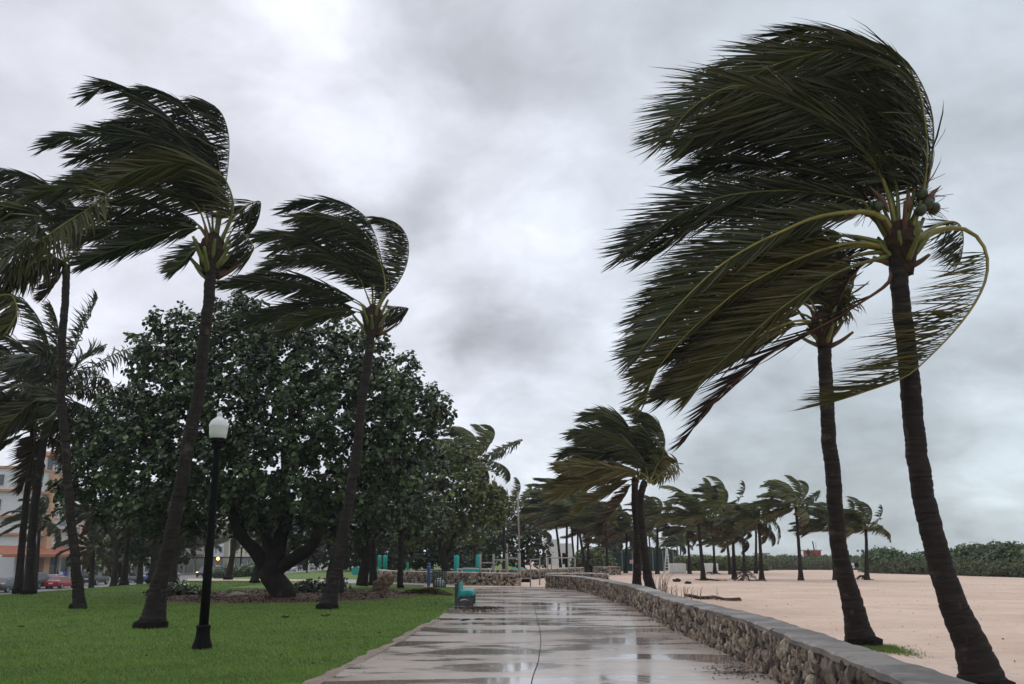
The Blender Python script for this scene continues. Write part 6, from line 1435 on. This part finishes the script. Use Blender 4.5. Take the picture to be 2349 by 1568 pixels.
for px, kd, pm, X, lb in ((12, 'sedan', gry, -57.5, 'silver grey car at the far left end of the parked row'), (18, 'sedan', drk, -53.5, 'dark low car in front of the silver one at far left'), (88, 'suv', drk, -55.5, 'dark blue-grey SUV half behind the thick palm trunk'), (140, 'sedan', red, -53.6, 'bright red sedan seen from behind beyond the thin palm'), (218, 'suv', blk, -55.5, 'large black SUV parked right of the red sedan'),
                          (120, 'sedan', wht, -58.5, 'white car mostly hidden behind the red sedan'), (293, 'sedan', drk, -55, 'dark sedan between black SUV and blue car'), (332, 'sedan', blu, -54.5, 'bright blue sedan parked under the canopy'), (388, 'suv', gry, -56, 'grey car at the edge of the tall lawn palm trunk')):
    c_ = cpos(px, X); car(lb, kd, pm, c_, 0 if X > -58 else math.pi)
for px, kd, pm, X, lb in ((547, 'sedan', wht, -55, 'white sedan beyond the clipped hedge'), (565, 'sedan', wht, -58, 'second white sedan beyond the clipped hedge'), (592, 'suv', wht, -56, 'white utility car by the flared palm trunk'), (500, 'suv', drk, -58, 'dark SUV with white roof rack near the lamp post'), (668, 'sedan', wht, -55, 'white and orange car beside the jeep'), (718, 'sedan', drk, -54, 'dark car right of the jeep')):
    c_ = cpos(px, X); car(lb, kd, pm, c_, .3)
c_ = cpos(693, -56); car('dark jeep with spare wheel on its back seen past the tree limb', 'jeep', blk, c_, 0, spare=True)
c_ = cpos(470, -56); car('dark car facing this way with lit amber headlights', 'suv', drk, c_, math.pi, lights=True)
q = at(500, 1281, 190); bm = bmesh.new(); bmesh.ops.create_icosphere(bm, subdivisions=2, radius=.35); o = bmo('signal_lamp', bm, mat('amber_lamp', (.9, .4, .1), .4, emit=((1, .45, .12), 4.0)), None, True, Vector(q)); tag(o, 'amber light glowing under the black canopy of the white building', 'lamp')
# ---- people
def person(label, loc, top, legs, rz=0, h=1.7, pose=0):
    root = empty('person', loc, label, 'person', None, rz); k = h/1.7
    J = [(0, 0, .92), (0, 0, 1.12), (0, 0, 1.36), (0, 0, 1.48), (0, -.01, 1.60), (.10, 0, .88), (.12, -.03, .48), (.12, 0, .06), (.12, -.14, .03), (-.10, 0, .88), (-.13, .04*pose, .48), (-.13, .10*pose, .06), (-.13, -.12+.1*pose, .03), (.19, 0, 1.38), (.25, .02, 1.12), (.24, -.10, .90), (-.19, 0, 1.38), (-.25, .02, 1.12), (-.23, -.12, .90), (0, -.01, 1.70)]
    E = [(0, 1), (1, 2), (2, 3), (3, 4), (0, 5), (5, 6), (6, 7), (7, 8), (0, 9), (9, 10), (10, 11), (11, 12), (2, 13), (13, 14), (14, 15), (2, 16), (16, 17), (17, 18), (4, 19)]
    Rr = [.14, .13, .16, .06, .095, .095, .065, .045, .04, .095, .065, .045, .04, .07, .045, .03, .07, .045, .03, .085]
    me = bpy.data.meshes.new('body'); me.from_pydata([tuple(np.array(j)*k) for j in J], E, []); o = link('body', me, root)
    md = o.modifiers.new('skin', 'SKIN'); 
    for v, rr_ in zip(me.skin_vertices[0].data, Rr): v.radius = (rr_*k, rr_*k*.85)
    me.skin_vertices[0].data[0].use_root = True
    o.modifiers.new('sub', 'SUBSURF').levels = 1; me.materials.append(mat('cloth_'+top[0], top[1], .8))
    bm = bmesh.new(); bmesh.ops.create_icosphere(bm, subdivisions=2, radius=.105*k); 
    for v in bm.verts: v.co.z = v.co.z*1.1+1.635*k
    bmo('hair', bm, mat('hair_dark', (.02, .014, .01), .7), root, True)
    bm = bmesh.new(); lathe(bm, [(.16*k, .50*k), (.185*k, .70*k), (.17*k, .97*k)], 10); bmo('trousers', bm, mat('cloth_'+legs[0], legs[1], .8), root, True)
for px, X, t_, l_, lb in ((131, -63, ('maroon', (.12, .02, .03)), ('black', (.02, .02, .02)), 'person in a maroon top standing on the pavement under the awning'), (139, -62, ('pale', (.45, .5, .6)), ('blue', (.03, .05, .12)), 'person in a pale top standing on the pavement between two others'), (147, -62.5, ('blue2', (.05, .08, .25)), ('black', (.02, .02, .02)), 'person in a dark blue top behind the red sedan')):
    c_ = cpos(px, X); person(lb, (c_[0], c_[1], -1.95), t_, l_, .5)
q = at(1855, 1278, 149); person('tiny dark figure standing beside the red lifeguard hut', (q[0], 149, q[2]-.4), ('black', (.02, .02, .02)), ('black', (.02, .02, .02)), .3, 1.75)

# ---- storm haze filling the air
bm = bmesh.new(); box(bm, (0, 180, 9.0), (760, 520, 24)); hz = bmo('haze', bm, [])
hm = bpy.data.materials.new('haze_air'); hm.use_nodes = True; t = hm.node_tree; t.nodes.clear()
pv = t.nodes.new('ShaderNodeVolumePrincipled'); pv.inputs['Color'].default_value = (.9, .93, .95, 1); pv.inputs['Density'].default_value = .00035; pv.inputs['Anisotropy'].default_value = .2
o_ = t.nodes.new('ShaderNodeOutputMaterial'); t.links.new(pv.outputs[0], o_.inputs['Volume']); hz.data.materials.append(hm); tag(hz, 'thin grey storm haze over park and beach', 'haze', kind='stuff')
